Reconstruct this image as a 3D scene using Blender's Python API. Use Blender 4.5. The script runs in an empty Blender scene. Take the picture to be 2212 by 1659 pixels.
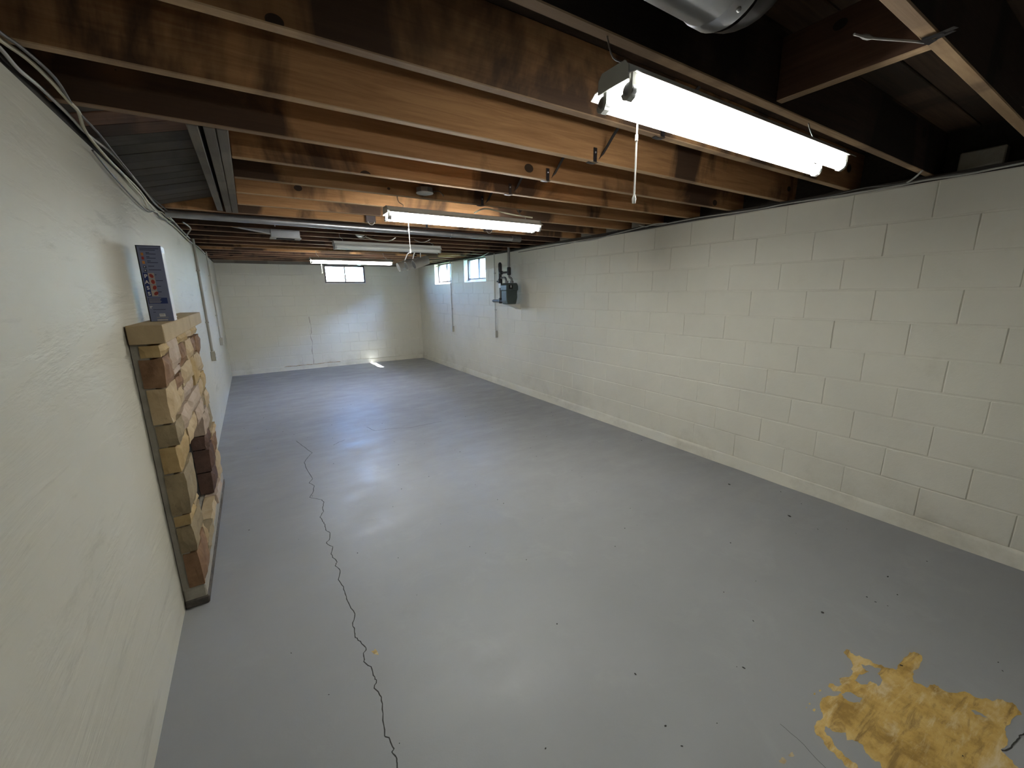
import bpy, bmesh, math, random
from mathutils import Vector, Matrix, noise
from mathutils.geometry import tessellate_polygon

sc = bpy.context.scene
C = sc.collection
PI = math.pi
rnd = random.Random(7)

# ------------------------------------------------------------------ measurements (metres)
W, D, H, HJ = 4.015, 9.82, 2.19, 2.226        # room width, far wall, wall top, joist bottoms
Y_BACK = -4.5                                  # wall behind the viewer
F_PX = 882.617
CAM = Vector((0.48, 0.0, 1.5757))
R_ = Vector((0.84590954, -0.53318515, -0.01227386))
U_ = Vector((0.12694457, 0.17894122, 0.97563575))
F_ = Vector((0.5179982, 0.82685769, -0.21905304))

# ------------------------------------------------------------------ camera
cd = bpy.data.cameras.new('camera'); cam = bpy.data.objects.new('camera', cd); C.objects.link(cam)
cd.sensor_width = 36.0; cd.lens = F_PX / 2212 * 36; cd.clip_start = 0.02; cd.clip_end = 300
M = Matrix((( R_.x, U_.x, -F_.x, CAM.x), (R_.y, U_.y, -F_.y, CAM.y), (R_.z, U_.z, -F_.z, CAM.z), (0, 0, 0, 1)))
cam.matrix_world = M
sc.camera = cam

# ------------------------------------------------------------------ sky, sun, exposure
SUN_TO = Vector((1.30, -1.02, 1.9)).normalized()
world = bpy.data.worlds.new('World'); sc.world = world; world.use_nodes = True
nt = world.node_tree; nt.nodes.clear()
wo = nt.nodes.new('ShaderNodeOutputWorld'); bg = nt.nodes.new('ShaderNodeBackground')
sky = nt.nodes.new('ShaderNodeTexSky'); sky.sky_type = 'NISHITA'; sky.sun_disc = False
sky.sun_elevation = math.asin(SUN_TO.z); sky.sun_rotation = math.atan2(SUN_TO.x, SUN_TO.y)
wb = nt.nodes.new('ShaderNodeMix'); wb.data_type = 'RGBA'; wb.blend_type = 'MULTIPLY'; wb.inputs[0].default_value = 1.0; wb.inputs[7].default_value = (0.72, 0.92, 1.30, 1)   # camera balanced for the tubes
nt.links.new(sky.outputs[0], wb.inputs[6]); nt.links.new(wb.outputs[2], bg.inputs[0]); bg.inputs[1].default_value = 2.6
nt.links.new(bg.outputs[0], wo.inputs[0])
sl = bpy.data.lights.new('sun', 'SUN'); sl.energy = 22.0; sl.angle = math.radians(0.6); sl.color = (1.0, 0.97, 0.93)
so = bpy.data.objects.new('sun', sl); C.objects.link(so)
so.rotation_euler = SUN_TO.to_track_quat('Z', 'Y').to_euler(); so.location = (9, 2, 9)
vs = sc.view_settings
vs.view_transform = 'Standard'; vs.look = 'None'; vs.gamma = 1.0; vs.use_curve_mapping = False
vs.exposure = 2.72
TUBE = 13.0                                    # radiance of a burning fluorescent tube

# ------------------------------------------------------------------ pixel -> place helpers
def ray(px, py):
    return F_ + R_ * ((px - 1106) / F_PX) - U_ * ((py - 829.5) / F_PX)
def hit(px, py, ax, v):
    d = ray(px, py); return CAM + d * ((v - CAM[ax]) / d[ax])

# ------------------------------------------------------------------ object helpers
def tag(o, label=None, cat=None, group=None, kind=None):
    if label: o['label'] = label
    if cat: o['category'] = cat
    if group: o['group'] = group
    if kind: o['kind'] = kind
    return o
def link(name, me, mat=None, parent=None):
    o = bpy.data.objects.new(name, me); C.objects.link(o)
    if mat is not None and me is not None and not me.materials: me.materials.append(mat)
    if parent is not None: o.parent = parent
    return o
def thing(name, label, cat, loc=(0, 0, 0), group=None):
    o = bpy.data.objects.new(name, None); C.objects.link(o); o.location = loc
    o.empty_display_size = 0.1
    return tag(o, label, cat, group)
def to_mesh(bm, name, smooth=False):
    me = bpy.data.meshes.new(name); bmesh.ops.recalc_face_normals(bm, faces=bm.faces[:]); bm.to_mesh(me); bm.free()
    if smooth:
        for p in me.polygons: p.use_smooth = True
        try: me.set_sharp_from_angle(angle=math.radians(40))
        except Exception: pass
    return me
def bm_box(bm, lo, hi, bevel=0.0):
    lo = Vector(lo); hi = Vector(hi)
    r = bmesh.ops.create_cube(bm, size=1.0, matrix=Matrix.Translation((lo + hi) / 2) @ Matrix.Diagonal((*(hi - lo), 1)))
    if bevel > 0:
        es = {e for v in r['verts'] for e in v.link_edges}
        bmesh.ops.bevel(bm, geom=list(es), offset=bevel, segments=1, affect='EDGES', profile=0.5)
def bm_tube(bm, pts, r, n=10, cap=True):
    pts = [Vector(p) for p in pts]; rings = []
    rs = r if isinstance(r, (list, tuple)) else [r] * len(pts)
    prev = None
    for i, p in enumerate(pts):
        if i == 0: t = pts[1] - p
        elif i == len(pts) - 1: t = p - pts[i - 1]
        else: t = (pts[i + 1] - p).normalized() + (p - pts[i - 1]).normalized()
        t.normalize()
        if prev is None:
            a = Vector((0, 0, 1)) if abs(t.z) < 0.9 else Vector((1, 0, 0)); u = t.cross(a).normalized()
        else:
            u = (prev - t * prev.dot(t)).normalized()
        prev = u; v = t.cross(u)
        rings.append([bm.verts.new(p + (u * math.cos(2 * PI * k / n) + v * math.sin(2 * PI * k / n)) * rs[i]) for k in range(n)])
    for a, b in zip(rings, rings[1:]):
        for k in range(n): bm.faces.new((a[k], a[(k + 1) % n], b[(k + 1) % n], b[k]))
    if cap: bm.faces.new(rings[0][::-1]); bm.faces.new(rings[-1])
def bm_prism(bm, poly, axis, lo, hi):
    """extrude 2-D polygon along axis (0,1,2); poly coords are the two other axes in order"""
    def P(a, b, c):
        if axis == 0: return (c, a, b)
        if axis == 1: return (a, c, b)
        return (a, b, c)
    A = [bm.verts.new(P(a, b, lo)) for a, b in poly]; B = [bm.verts.new(P(a, b, hi)) for a, b in poly]
    n = len(poly)
    bm.faces.new(A); bm.faces.new(B[::-1])
    for i in range(n): bm.faces.new((A[i], B[i], B[(i + 1) % n], A[(i + 1) % n]))
def box(name, lo, hi, mat, parent=None, bevel=0.0):
    bm = bmesh.new(); bm_box(bm, lo, hi, bevel); return link(name, to_mesh(bm, name), mat, parent)
def tube(name, pts, r, mat, parent=None, n=10, cap=True):
    bm = bmesh.new(); bm_tube(bm, pts, r, n, cap); return link(name, to_mesh(bm, name, True), mat, parent)
def prism(name, poly, axis, lo, hi, mat, parent=None, bevel=0):
    bm = bmesh.new(); bm_prism(bm, poly, axis, lo, hi)
    if bevel: bmesh.ops.bevel(bm, geom=bm.edges[:], offset=bevel, segments=1, affect='EDGES')
    return link(name, to_mesh(bm, name), mat, parent)
def smooth_path(pts, sub=6):
    pts = [Vector(p) for p in pts]; out = []
    for i in range(len(pts) - 1):
        p0 = pts[max(i - 1, 0)]; p1 = pts[i]; p2 = pts[i + 1]; p3 = pts[min(i + 2, len(pts) - 1)]
        for k in range(sub):
            t = k / sub
            out.append(0.5 * ((2 * p1) + (p2 - p0) * t + (2 * p0 - 5 * p1 + 4 * p2 - p3) * t * t + (3 * p1 - p0 - 3 * p2 + p3) * t ** 3))
    out.append(pts[-1]); return out

# ------------------------------------------------------------------ materials
class N:
    """tiny node-tree writer"""
    def __init__(s, name):
        s.m = bpy.data.materials.new(name); s.m.use_nodes = True; s.t = s.m.node_tree; s.t.nodes.clear()
        s.out = s.t.nodes.new('ShaderNodeOutputMaterial'); s.b = s.t.nodes.new('ShaderNodeBsdfPrincipled')
        s.t.links.new(s.b.outputs[0], s.out.inputs[0])
    def n(s, typ, **kw):
        x = s.t.nodes.new(typ)
        for k, v in kw.items():
            if k.startswith('i_'): x.inputs[int(k[2:]) if k[2:].isdigit() else k[2:]].default_value = v
            else: setattr(x, k, v)
        return x
    def l(s, a, b): s.t.links.new(a, b)
    def coord(s, kind='Object', scale=(1, 1, 1), rand=False):
        tc = s.n('ShaderNodeTexCoord'); mp = s.n('ShaderNodeMapping'); mp.inputs['Scale'].default_value = scale
        s.l(tc.outputs[kind], mp.inputs['Vector'])
        if rand:
            oi = s.n('ShaderNodeObjectInfo'); ma = s.n('ShaderNodeVectorMath', operation='SCALE'); ma.inputs[0].default_value = (37, 53, 71)
            s.l(oi.outputs['Random'], ma.inputs['Scale']); s.l(ma.outputs[0], mp.inputs['Location'])
        return mp.outputs[0]
    def world_pos(s, scale=(1, 1, 1)):
        g = s.n('ShaderNodeNewGeometry'); mp = s.n('ShaderNodeMapping'); mp.inputs['Scale'].default_value = scale
        s.l(g.outputs['Position'], mp.inputs['Vector']); return mp.outputs[0]
    def noise(s, vec, scale, detail=4, rough=0.5, dist=0.0):
        x = s.n('ShaderNodeTexNoise'); x.inputs['Scale'].default_value = scale; x.inputs['Detail'].default_value = detail
        x.inputs['Roughness'].default_value = rough; x.inputs['Distortion'].default_value = dist
        s.l(vec, x.inputs['Vector']); return x.outputs['Fac']
    def ramp(s, fac, stops):
        x = s.n('ShaderNodeValToRGB'); cr = x.color_ramp
        while len(cr.elements) < len(stops): cr.elements.new(0.5)
        for e, (p, c) in zip(cr.elements, stops):
            e.position = p; e.color = (c, c, c, 1) if isinstance(c, (int, float)) else (*c, 1)
        s.l(fac, x.inputs[0]); return x.outputs[0]
    def mix(s, fac, a, b, mode='MIX'):
        x = s.n('ShaderNodeMix', data_type='RGBA', blend_type=mode)
        for v, i in ((fac, 0), (a, 6), (b, 7)):
            if isinstance(v, (int, float)): x.inputs[i].default_value = v
            elif isinstance(v, tuple): x.inputs[i].default_value = (*v, 1)
            else: s.l(v, x.inputs[i])
        return x.outputs[2]
    def math(s, op, a, b=0.0):
        x = s.n('ShaderNodeMath', operation=op)
        for v, i in ((a, 0), (b, 1)):
            if isinstance(v, (int, float)): x.inputs[i].default_value = v
            else: s.l(v, x.inputs[i])
        return x.outputs[0]
    def bump(s, h, strength=0.3, dist=0.01, normal=None):
        x = s.n('ShaderNodeBump'); x.inputs['Strength'].default_value = strength; x.inputs['Distance'].default_value = dist
        s.l(h, x.inputs['Height'])
        if normal is not None: s.l(normal, x.inputs['Normal'])
        return x.outputs[0]
    def set(s, color=None, rough=None, metal=None, normal=None, spec=None):
        for key, v in (('Base Color', color), ('Roughness', rough), ('Metallic', metal), ('Normal', normal), ('Specular IOR Level', spec)):
            if v is None: continue
            if isinstance(v, (int, float)): s.b.inputs[key].default_value = v
            elif isinstance(v, tuple): s.b.inputs[key].default_value = (*v, 1)
            else: s.l(v, s.b.inputs[key])
        return s.m

def plain(name, col, rough=0.5, metal=0.0, var=0.12, scale=8.0):
    s = N(name); v = s.coord(scale=(1, 1, 1), rand=True); f = s.noise(v, scale, 4)
    c = s.mix(s.ramp(f, [(0.3, 0.0), (0.7, 1.0)]), tuple(x * (1 - var) for x in col), tuple(min(1, x * (1 + var)) for x in col))
    return s.set(c, rough, metal)
MT = {}
MT['white_metal'] = plain('white_enamel', (0.66, 0.66, 0.62), 0.35, 0.0, 0.05)
MT['end_grey'] = plain('grey_enamel', (0.42, 0.42, 0.40), 0.45, 0.0, 0.06)
MT['black_iron'] = plain('black_iron', (0.018, 0.018, 0.02), 0.42, 0.3, 0.3)
MT['pipe_grey'] = plain('grey_painted_pipe', (0.16, 0.155, 0.15), 0.45, 0.4, 0.15)
MT['galv'] = plain('galvanised_steel', (0.42, 0.43, 0.45), 0.34, 0.9, 0.10, 12)
MT['strap'] = plain('dark_strap_steel', (0.05, 0.045, 0.05), 0.4, 0.7, 0.3)
MT['meter'] = plain('grey_green_meter', (0.055, 0.074, 0.074), 0.42, 0.0, 0.12)
MT['conduit'] = plain('cream_conduit', (0.40, 0.38, 0.32), 0.5, 0.0, 0.1)
MT['outlet'] = plain('ivory_outlet', (0.62, 0.60, 0.54), 0.45, 0.0, 0.05)
MT['cable_light'] = plain('cable_grey_white', (0.40, 0.39, 0.36), 0.5, 0.0, 0.15)
MT['cable_yellow'] = plain('cable_cream', (0.46, 0.42, 0.30), 0.5, 0.0, 0.15)
MT['cable_dark'] = plain('cable_dark', (0.09, 0.085, 0.08), 0.55, 0.0, 0.2)
MT['cord'] = plain('white_cord', (0.75, 0.73, 0.68), 0.5, 0.0, 0.05)
MT['black'] = plain('matt_black', (0.012, 0.012, 0.012), 0.8, 0.0, 0.1)
MT['grey_plastic'] = plain('grey_plastic_tube', (0.44, 0.43, 0.40), 0.42, 0.0, 0.06)
MT['frame_brown'] = plain('brown_window_steel', (0.085, 0.06, 0.06), 0.45, 0.2, 0.2)
MT['tag_white'] = plain('white_tag', (0.7, 0.7, 0.7), 0.5, 0.0, 0.04)
MT['card'] = plain('white_card', (0.6, 0.57, 0.54), 0.6, 0.0, 0.06)
MT['foliage'] = plain('green_leaves', (0.09, 0.19, 0.06), 0.6, 0.0, 0.4, 5)
MT['bark'] = plain('bark', (0.10, 0.075, 0.05), 0.8, 0.0, 0.3)
MT['grass'] = plain('lawn', (0.10, 0.17, 0.05), 0.9, 0.0, 0.3, 3)

def wall_mat(name, base, grime, blocky=True):
    s = N(name); P = s.world_pos()
    big = s.noise(P, 0.9, 5, 0.6); mid = s.noise(P, 5.0, 6, 0.65); fine = s.noise(P, 55.0, 5, 0.7); micro = s.noise(P, 230.0, 3, 0.6)
    c = s.mix(s.ramp(big, [(0.35, 0.0), (0.7, 1.0)]), tuple(x * 0.93 for x in base), tuple(min(1, x * 1.04) for x in base))
    c = s.mix(s.ramp(mid, [(0.60, 0.0), (0.80, 0.35)]), c, grime)
    # damp grime that creeps up from the slab
    g = s.n('ShaderNodeNewGeometry'); sx = s.n('ShaderNodeSeparateXYZ'); s.l(g.outputs['Position'], sx.inputs[0])
    low = s.ramp(sx.outputs['Z'], [(0.02, 1.0), (0.45, 0.0)])
    st = s.math('MULTIPLY', low, s.ramp(s.noise(P, 2.6, 6, 0.7), [(0.48, 0.0), (0.75, 0.55)]))
    c = s.mix(st, c, (0.33, 0.29, 0.21))
    h = s.math('ADD', s.math('MULTIPLY', fine, 0.35), s.math('MULTIPLY', micro, 0.25))
    h = s.math('ADD', h, s.math('MULTIPLY', mid, 0.9))
    nrm = s.bump(h, 0.42, 0.006)
    return s.set(c, s.ramp(mid, [(0.3, 0.5), (0.7, 0.68)]), None, nrm, 0.35)
MT['wall'] = wall_mat('painted_block', (0.645, 0.615, 0.53), (0.50, 0.47, 0.38))
# parged wall: long horizontal trowel ridges
s = N('painted_parging'); P = s.world_pos(); PS = s.world_pos((1.0, 0.55, 3.4))
big = s.noise(P, 0.8, 5, 0.6); mid = s.noise(P, 5, 6, 0.65)
rid = s.noise(PS, 1.6, 6, 0.62, 0.6); rid2 = s.noise(s.world_pos((1, 0.8, 7)), 2.2, 3, 0.5, 0.5); fine = s.noise(P, 60, 5, 0.7)
c = s.mix(s.ramp(big, [(0.35, 0.0), (0.7, 1.0)]), (0.525, 0.50, 0.42), (0.58, 0.55, 0.47))
c = s.mix(s.ramp(s.noise(PS, 1.9, 8, 0.72, 0.4), [(0.575, 0.0), (0.68, 0.55)]), c, (0.36, 0.34, 0.28))
h = s.math('ADD', s.math('MULTIPLY', s.ramp(rid, [(0.45, 0.0), (0.55, 1.0)]), 0.8), s.math('MULTIPLY', rid2, 0.6))
h = s.math('ADD', h, s.math('MULTIPLY', fine, 0.12))
MT['parging'] = s.set(c, 0.6, None, s.bump(h, 0.22, 0.011), 0.3)
# slab
s = N('painted_concrete_floor'); P = s.world_pos()
big = s.noise(P, 0.7, 5, 0.6); mid = s.noise(P, 3.0, 8, 0.68, 0.5); fine = s.noise(P, 40, 6, 0.7); micro = s.noise(P, 160, 3, 0.6)
c = s.mix(s.ramp(big, [(0.3, 0.0), (0.7, 1.0)]), (0.240, 0.239, 0.244), (0.284, 0.283, 0.288))
c = s.mix(s.ramp(mid, [(0.55, 0.0), (0.78, 0.5)]), c, (0.33, 0.33, 0.325))
c = s.mix(s.ramp(s.noise(P, 1.7, 9, 0.75, 0.3), [(0.60, 0.0), (0.75, 0.4)]), c, (0.19, 0.188, 0.185))
c = s.mix(s.ramp(fine, [(0.70, 0.0), (0.78, 0.5)]), c, (0.14, 0.14, 0.135))
h = s.math('ADD', s.math('MULTIPLY', mid, 0.7), s.math('MULTIPLY', fine, 0.12)); h = s.math('ADD', h, s.math('MULTIPLY', micro, 0.05))
MT['floor'] = s.set(c, s.ramp(s.noise(s.world_pos((1, 2.2, 1)), 2.2, 7, 0.7), [(0.35, 0.34), (0.65, 0.56)]), None, s.bump(h, 0.25, 0.01), 0.3)
# flaked patch
s = N('flaked_ochre_patch'); P = s.world_pos((1, 1, 1)); PR = s.n('ShaderNodeMapping'); g = s.n('ShaderNodeNewGeometry')
s.l(g.outputs['Position'], PR.inputs[0]); PR.inputs['Rotation'].default_value = (0, 0, math.radians(38)); PR.inputs['Scale'].default_value = (2.0, 9.0, 1)
st = s.noise(PR.outputs[0], 2.0, 7, 0.7, 0.5); bl = s.noise(P, 7, 6, 0.65)
c = s.ramp(bl, [(0.36, (0.27, 0.155, 0.03)), (0.50, (0.47, 0.295, 0.075)), (0.68, (0.58, 0.40, 0.15))])
c = s.mix(s.ramp(st, [(0.52, 0.0), (0.66, 0.75)]), c, (0.62, 0.50, 0.31))
c = s.mix(s.ramp(st, [(0.36, 0.85), (0.47, 0.0)]), c, (0.19, 0.11, 0.03))
MT['patch'] = s.set(c, 0.62, None, s.bump(s.noise(P, 60, 5, 0.7), 0.3, 0.003))
MT['crack'] = plain('crack_black', (0.03, 0.028, 0.025), 0.9)
MT['hair'] = plain('dirty_crack', (0.20, 0.165, 0.12), 0.9, 0, 0.3, 20)
MT['rust'] = plain('rust_stain', (0.37, 0.28, 0.17), 0.8, 0.0, 0.35, 30)

def wood(name, light, dark, stain, stain_amt=0.55, knots=True):
    s = N(name); V = s.coord('Object', (1, 1, 1), True); G = s.coord('Object', (1.2, 22, 22), True)
    grain = s.noise(G, 2.2, 6, 0.65, 0.8); fine = s.noise(s.coord('Object', (3, 90, 90), True), 3, 3)
    c = s.mix(s.ramp(grain, [(0.35, 0.0), (0.68, 1.0)]), light, dark)
    oi = s.n('ShaderNodeObjectInfo')
    c = s.mix(s.math('MULTIPLY', oi.outputs['Random'], 0.35), c, tuple(x * 0.55 for x in dark))
    # water stains: blotches with soft ragged edges, stretched across the board
    B = s.coord('Object', (1.0, 0.3, 0.45), True)
    blot = s.noise(B, 1.25, 7, 0.55, 0.5)
    c = s.mix(s.math('MULTIPLY', s.ramp(blot, [(0.49, 0.0), (0.55, 1.0)]), stain_amt), c, stain)
    if knots:
        vo = s.n('ShaderNodeTexVoronoi', feature='F1', voronoi_dimensions='2D'); vo.inputs['Scale'].default_value = 3.1
        sp = s.n('ShaderNodeSeparateXYZ'); cb = s.n('ShaderNodeCombineXYZ'); s.l(s.coord('Object', (0.75, 1.0, 1.0), True), sp.inputs[0])
        s.l(sp.outputs[0], cb.inputs[0]); s.l(sp.outputs[2], cb.inputs[1]); s.l(cb.outputs[0], vo.inputs['Vector'])
        sep = s.n('ShaderNodeSeparateColor'); s.l(vo.outputs['Color'], sep.inputs[0])
        k = s.math('LESS_THAN', vo.outputs['Distance'], s.math('MULTIPLY', s.math('GREATER_THAN', sep.outputs[0], 0.45), s.math('MULTIPLY', sep.outputs[1], 0.085)))
        ringm = s.ramp(vo.outputs['Distance'], [(0.05, 0.55), (0.22, 0.0)])
        ringm = s.math('MULTIPLY', ringm, s.math('GREATER_THAN', sep.outputs[0], 0.45))
        c = s.mix(ringm, c, tuple(x * 0.6 for x in dark)); c = s.mix(s.math('MULTIPLY', k, 0.92), c, (0.022, 0.014, 0.01))
    return s.set(c, 0.72, None, s.bump(s.math('ADD', grain, s.math('MULTIPLY', fine, 0.4)), 0.25, 0.003), 0.3)
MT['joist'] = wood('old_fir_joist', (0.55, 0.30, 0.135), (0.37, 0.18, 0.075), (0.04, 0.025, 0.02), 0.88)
MT['joist_edge'] = wood('pale_lit_edge', (0.54, 0.37, 0.215), (0.40, 0.255, 0.14), (0.13, 0.08, 0.055), 0.6, False)  # lit undersides painted as paler wood than the joist sides
MT['joist_shaded'] = wood('shaded_joist', (0.085, 0.055, 0.042), (0.055, 0.037, 0.030), (0.016, 0.013, 0.012), 0.8)  # sides turned from the lamp: their shade put into the wood colour
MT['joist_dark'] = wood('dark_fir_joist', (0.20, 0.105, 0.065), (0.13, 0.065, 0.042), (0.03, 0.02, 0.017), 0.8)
MT['form'] = wood('dark_form_board', (0.11, 0.092, 0.075), (0.075, 0.062, 0.05), (0.03, 0.026, 0.022), 0.6, False)  # hearth boards in a darker tone than the grey wood
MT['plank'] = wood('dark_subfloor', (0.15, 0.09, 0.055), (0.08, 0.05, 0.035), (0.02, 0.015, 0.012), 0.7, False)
MT['grey_wood'] = wood('weathered_grey_board', (0.21, 0.185, 0.155), (0.15, 0.13, 0.11), (0.07, 0.06, 0.052), 0.5, False)
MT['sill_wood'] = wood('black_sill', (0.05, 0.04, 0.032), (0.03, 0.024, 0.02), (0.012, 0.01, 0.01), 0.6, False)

def stone_mat(name, a, b, spots=0.5):
    s = N(name); V = s.coord('Object', (1, 1, 1), True)
    f = s.noise(V, 9, 7, 0.68, 0.4); f2 = s.noise(V, 45, 5, 0.7)
    c = s.mix(s.ramp(f, [(0.35, 0.0), (0.66, 1.0)]), a, b)
    c = s.mix(s.math('MULTIPLY', s.ramp(f2, [(0.63, 0.0), (0.72, 1.0)]), spots), c, tuple(x * 0.35 for x in b))
    return s.set(c, 0.85, None, s.bump(s.math('ADD', f, s.math('MULTIPLY', f2, 0.4)), 0.6, 0.008), 0.2)
ST = dict(yellow=stone_mat('sandstone_yellow', (0.44, 0.315, 0.155), (0.33, 0.225, 0.10)),
          tan=stone_mat('sandstone_tan', (0.48, 0.365, 0.225), (0.39, 0.28, 0.155)),
          pink=stone_mat('sandstone_pink', (0.45, 0.345, 0.26), (0.37, 0.275, 0.20)),
          brown=stone_mat('sandstone_brown', (0.27, 0.16, 0.09), (0.165, 0.09, 0.05)),
          olive=stone_mat('sandstone_olive', (0.31, 0.24, 0.145), (0.215, 0.165, 0.10)),
          dark=stone_mat('sandstone_smoked', (0.13, 0.075, 0.055), (0.075, 0.045, 0.035)),
          cap=stone_mat('sawn_stone_cap', (0.43, 0.325, 0.195), (0.38, 0.285, 0.17), 0.12))
MT['mortar'] = stone_mat('grey_mortar', (0.36, 0.33, 0.28), (0.29, 0.265, 0.22), 0.3)
MT['char'] = stone_mat('charred_base', (0.05, 0.042, 0.038), (0.16, 0.14, 0.12), 0.5)

def emit(name, col, strength):
    s = N(name); e = s.n('ShaderNodeEmission'); e.inputs[0].default_value = (*col, 1); e.inputs[1].default_value = strength
    s.l(e.outputs[0], s.out.inputs[0]); return s.m
MT['tube_on'] = emit('lit_tube', (0.985, 1.0, 0.95), TUBE)
MT['tube_dim'] = emit('dimmed_lit_tube', (0.985, 0.995, 0.92), TUBE * 0.44)  # dimmed to imitate lens falloff over the near walls
MT['tube_off'] = plain('unlit_tube', (0.72, 0.73, 0.71), 0.25, 0.0, 0.02)
s = N('window_glass'); tr = s.n('ShaderNodeBsdfTransparent'); gl = s.n('ShaderNodeBsdfGlossy'); mx = s.n('ShaderNodeMixShader'); mx.inputs[0].default_value = 0.06
gl.inputs['Roughness'].default_value = 0.03; tr.inputs[0].default_value = (0.93, 0.97, 0.96, 1)
s.l(tr.outputs[0], mx.inputs[1]); s.l(gl.outputs[0], mx.inputs[2]); s.l(mx.outputs[0], s.out.inputs[0])
MT['glass'] = s.m

# ================================================================== THE SETTING
TH = 0.20
def quad_grid(bm, f, us, vs_):
    vv = [[bm.verts.new(f(u, v)) for v in vs_] for u in us]
    for i in range(len(us) - 1):
        for j in range(len(vs_) - 1): bm.faces.new((vv[i][j], vv[i + 1][j], vv[i + 1][j + 1], vv[i][j + 1]))

floor = box('floor', (-TH, Y_BACK - TH, -0.12), (W + TH, D + TH, 0.0), MT['floor']); tag(floor, kind='structure')
wall_left = box('wall_left', (-TH, Y_BACK, 0.0), (0.0, D, H), MT['parging']); tag(wall_left, kind='structure')
MT['bare_block'] = plain('bare_grey_block', (0.22, 0.215, 0.20), 0.8, 0, 0.2, 6)
wall_front = box('wall_front', (-TH, Y_BACK - TH, 0.0), (W + TH, Y_BACK, HJ + 0.3), MT['bare_block']); tag(wall_front, kind='structure')

# openings: right wall windows (y0, y1, z0), far wall window (x0, x1, z0)
WB = (6.46, 7.315, 1.768); WA = (7.92, 8.79, 1.755); WK = (1.915, 2.760, 1.81)
def wall_with_holes(name, along0, along1, holes, axis):
    bm = bmesh.new(); cuts = [along0]; 
    for a, b, z in holes: cuts += [a, b]
    cuts.append(along1)
    for i in range(len(cuts) - 1):
        a, b = cuts[i], cuts[i + 1]
        top = H if i % 2 == 0 else holes[i // 2][2]
        if axis == 1: bm_box(bm, (W, a, 0), (W + TH, b, top))
        else: bm_box(bm, (a, D, 0), (b, D + TH, top))
    return tag(link(name, to_mesh(bm, name), MT['wall']), kind='structure')
wall_right = wall_with_holes('wall_right', Y_BACK, D, [WB, WA], 1)
wall_back = wall_with_holes('wall_back', -TH, W + TH, [WK], 0)

# concrete blocks -----------------------------------------------------------
ZF = 0.098; CH = (H - ZF) / 10; BL = 0.4064
def block_mesh(L, h, gv, gh, proud, seed, name='block'):
    r = random.Random(seed); j = lambda a: r.uniform(-a, a)
    bm = bmesh.new(); hl, hh = L / 2 - gv, h / 2 - gh
    out = []
    nx = max(2, int(round(L / 0.14)))
    for k in range(nx): out.append((-hl + 2 * hl * k / nx, -hh))
    out.append((hl, -hh)); out.append((hl, 0))
    for k in range(nx): out.append((hl - 2 * hl * k / nx, hh))
    out.append((-hl, hh)); out.append((-hl, 0))
    pts = [(a + j(0.0012), b + j(0.0012)) for a, b in out]
    tl = [j(0.0008) for _ in range(3)]
    def ring(inset, n):
        vs_ = []
        for (a, b) in pts:
            sa = a - math.copysign(min(inset, abs(a)), a) if abs(a) > hl - 0.004 else a
            sb = b - math.copysign(min(inset, abs(b)), b) if abs(b) > hh - 0.004 else b
            vs_.append(bm.verts.new((sa, -(n + (tl[0] * sa / hl + tl[1] * sb / hh if n > 0 else 0)), sb)))
        return vs_
    R0 = ring(0, -0.001); R1 = ring(0.0006, proud * 0.55); R2 = ring(0.004, proud)
    n = len(pts)
    for A, B in ((R0, R1), (R1, R2)):
        for k in range(n): bm.faces.new((A[k], A[(k + 1) % n], B[(k + 1) % n], B[k]))
    bm.faces.new(R2)
    return to_mesh(bm, name)
variants = [block_mesh(BL, CH, rnd.choice((0.0007, 0.0012, 0.0018, 0.0028, 0.0042)), rnd.uniform(0.0038, 0.0056), rnd.uniform(0.003, 0.005), 100 + i) for i in range(12)]
for me in variants: me.materials.append(MT['wall'])
def place_blocks(parent, a0, a1, phase, holes, axis):
    for r_ in range(10):
        z0 = ZF + r_ * CH; z1 = z0 + CH
        k0 = int(math.floor((a0 - phase) / BL)) - 1; k1 = int(math.ceil((a1 - phase) / BL)) + 1
        off = phase + (BL / 2 if r_ % 2 else 0)
        for k in range(k0, k1):
            segs = [(max(a0, off + k * BL), min(a1, off + (k + 1) * BL))]
            for (h0, h1, hz) in holes:
                if z1 > hz + 0.05:
                    ns = []
                    for s0, s1 in segs:
                        if s1 <= h0 or s0 >= h1: ns.append((s0, s1)); continue
                        if s0 < h0: ns.append((s0, h0))
                        if s1 > h1: ns.append((h1, s1))
                    segs = ns
            for s0, s1 in segs:
                L = s1 - s0
                if L < 0.03: continue
                if abs(L - BL) < 0.004: me = variants[rnd.randrange(len(variants))]
                else:
                    me = block_mesh(L, CH, 0.003, 0.004, 0.0045, int(s0 * 1000) + r_); me.materials.append(MT['wall'])
                o = link('block', me, None, parent); m = (s0 + s1) / 2; zc = (z0 + z1) / 2
                if axis == 1: o.location = (W, m, zc); o.rotation_euler = (0, 0, -PI / 2)
                else: o.location = (m, D, zc)
place_blocks(wall_right, -0.72, D, 1.065, [WB, WA], 1)
place_blocks(wall_back, 0.0, W, 0.06, [WK], 0)
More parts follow.
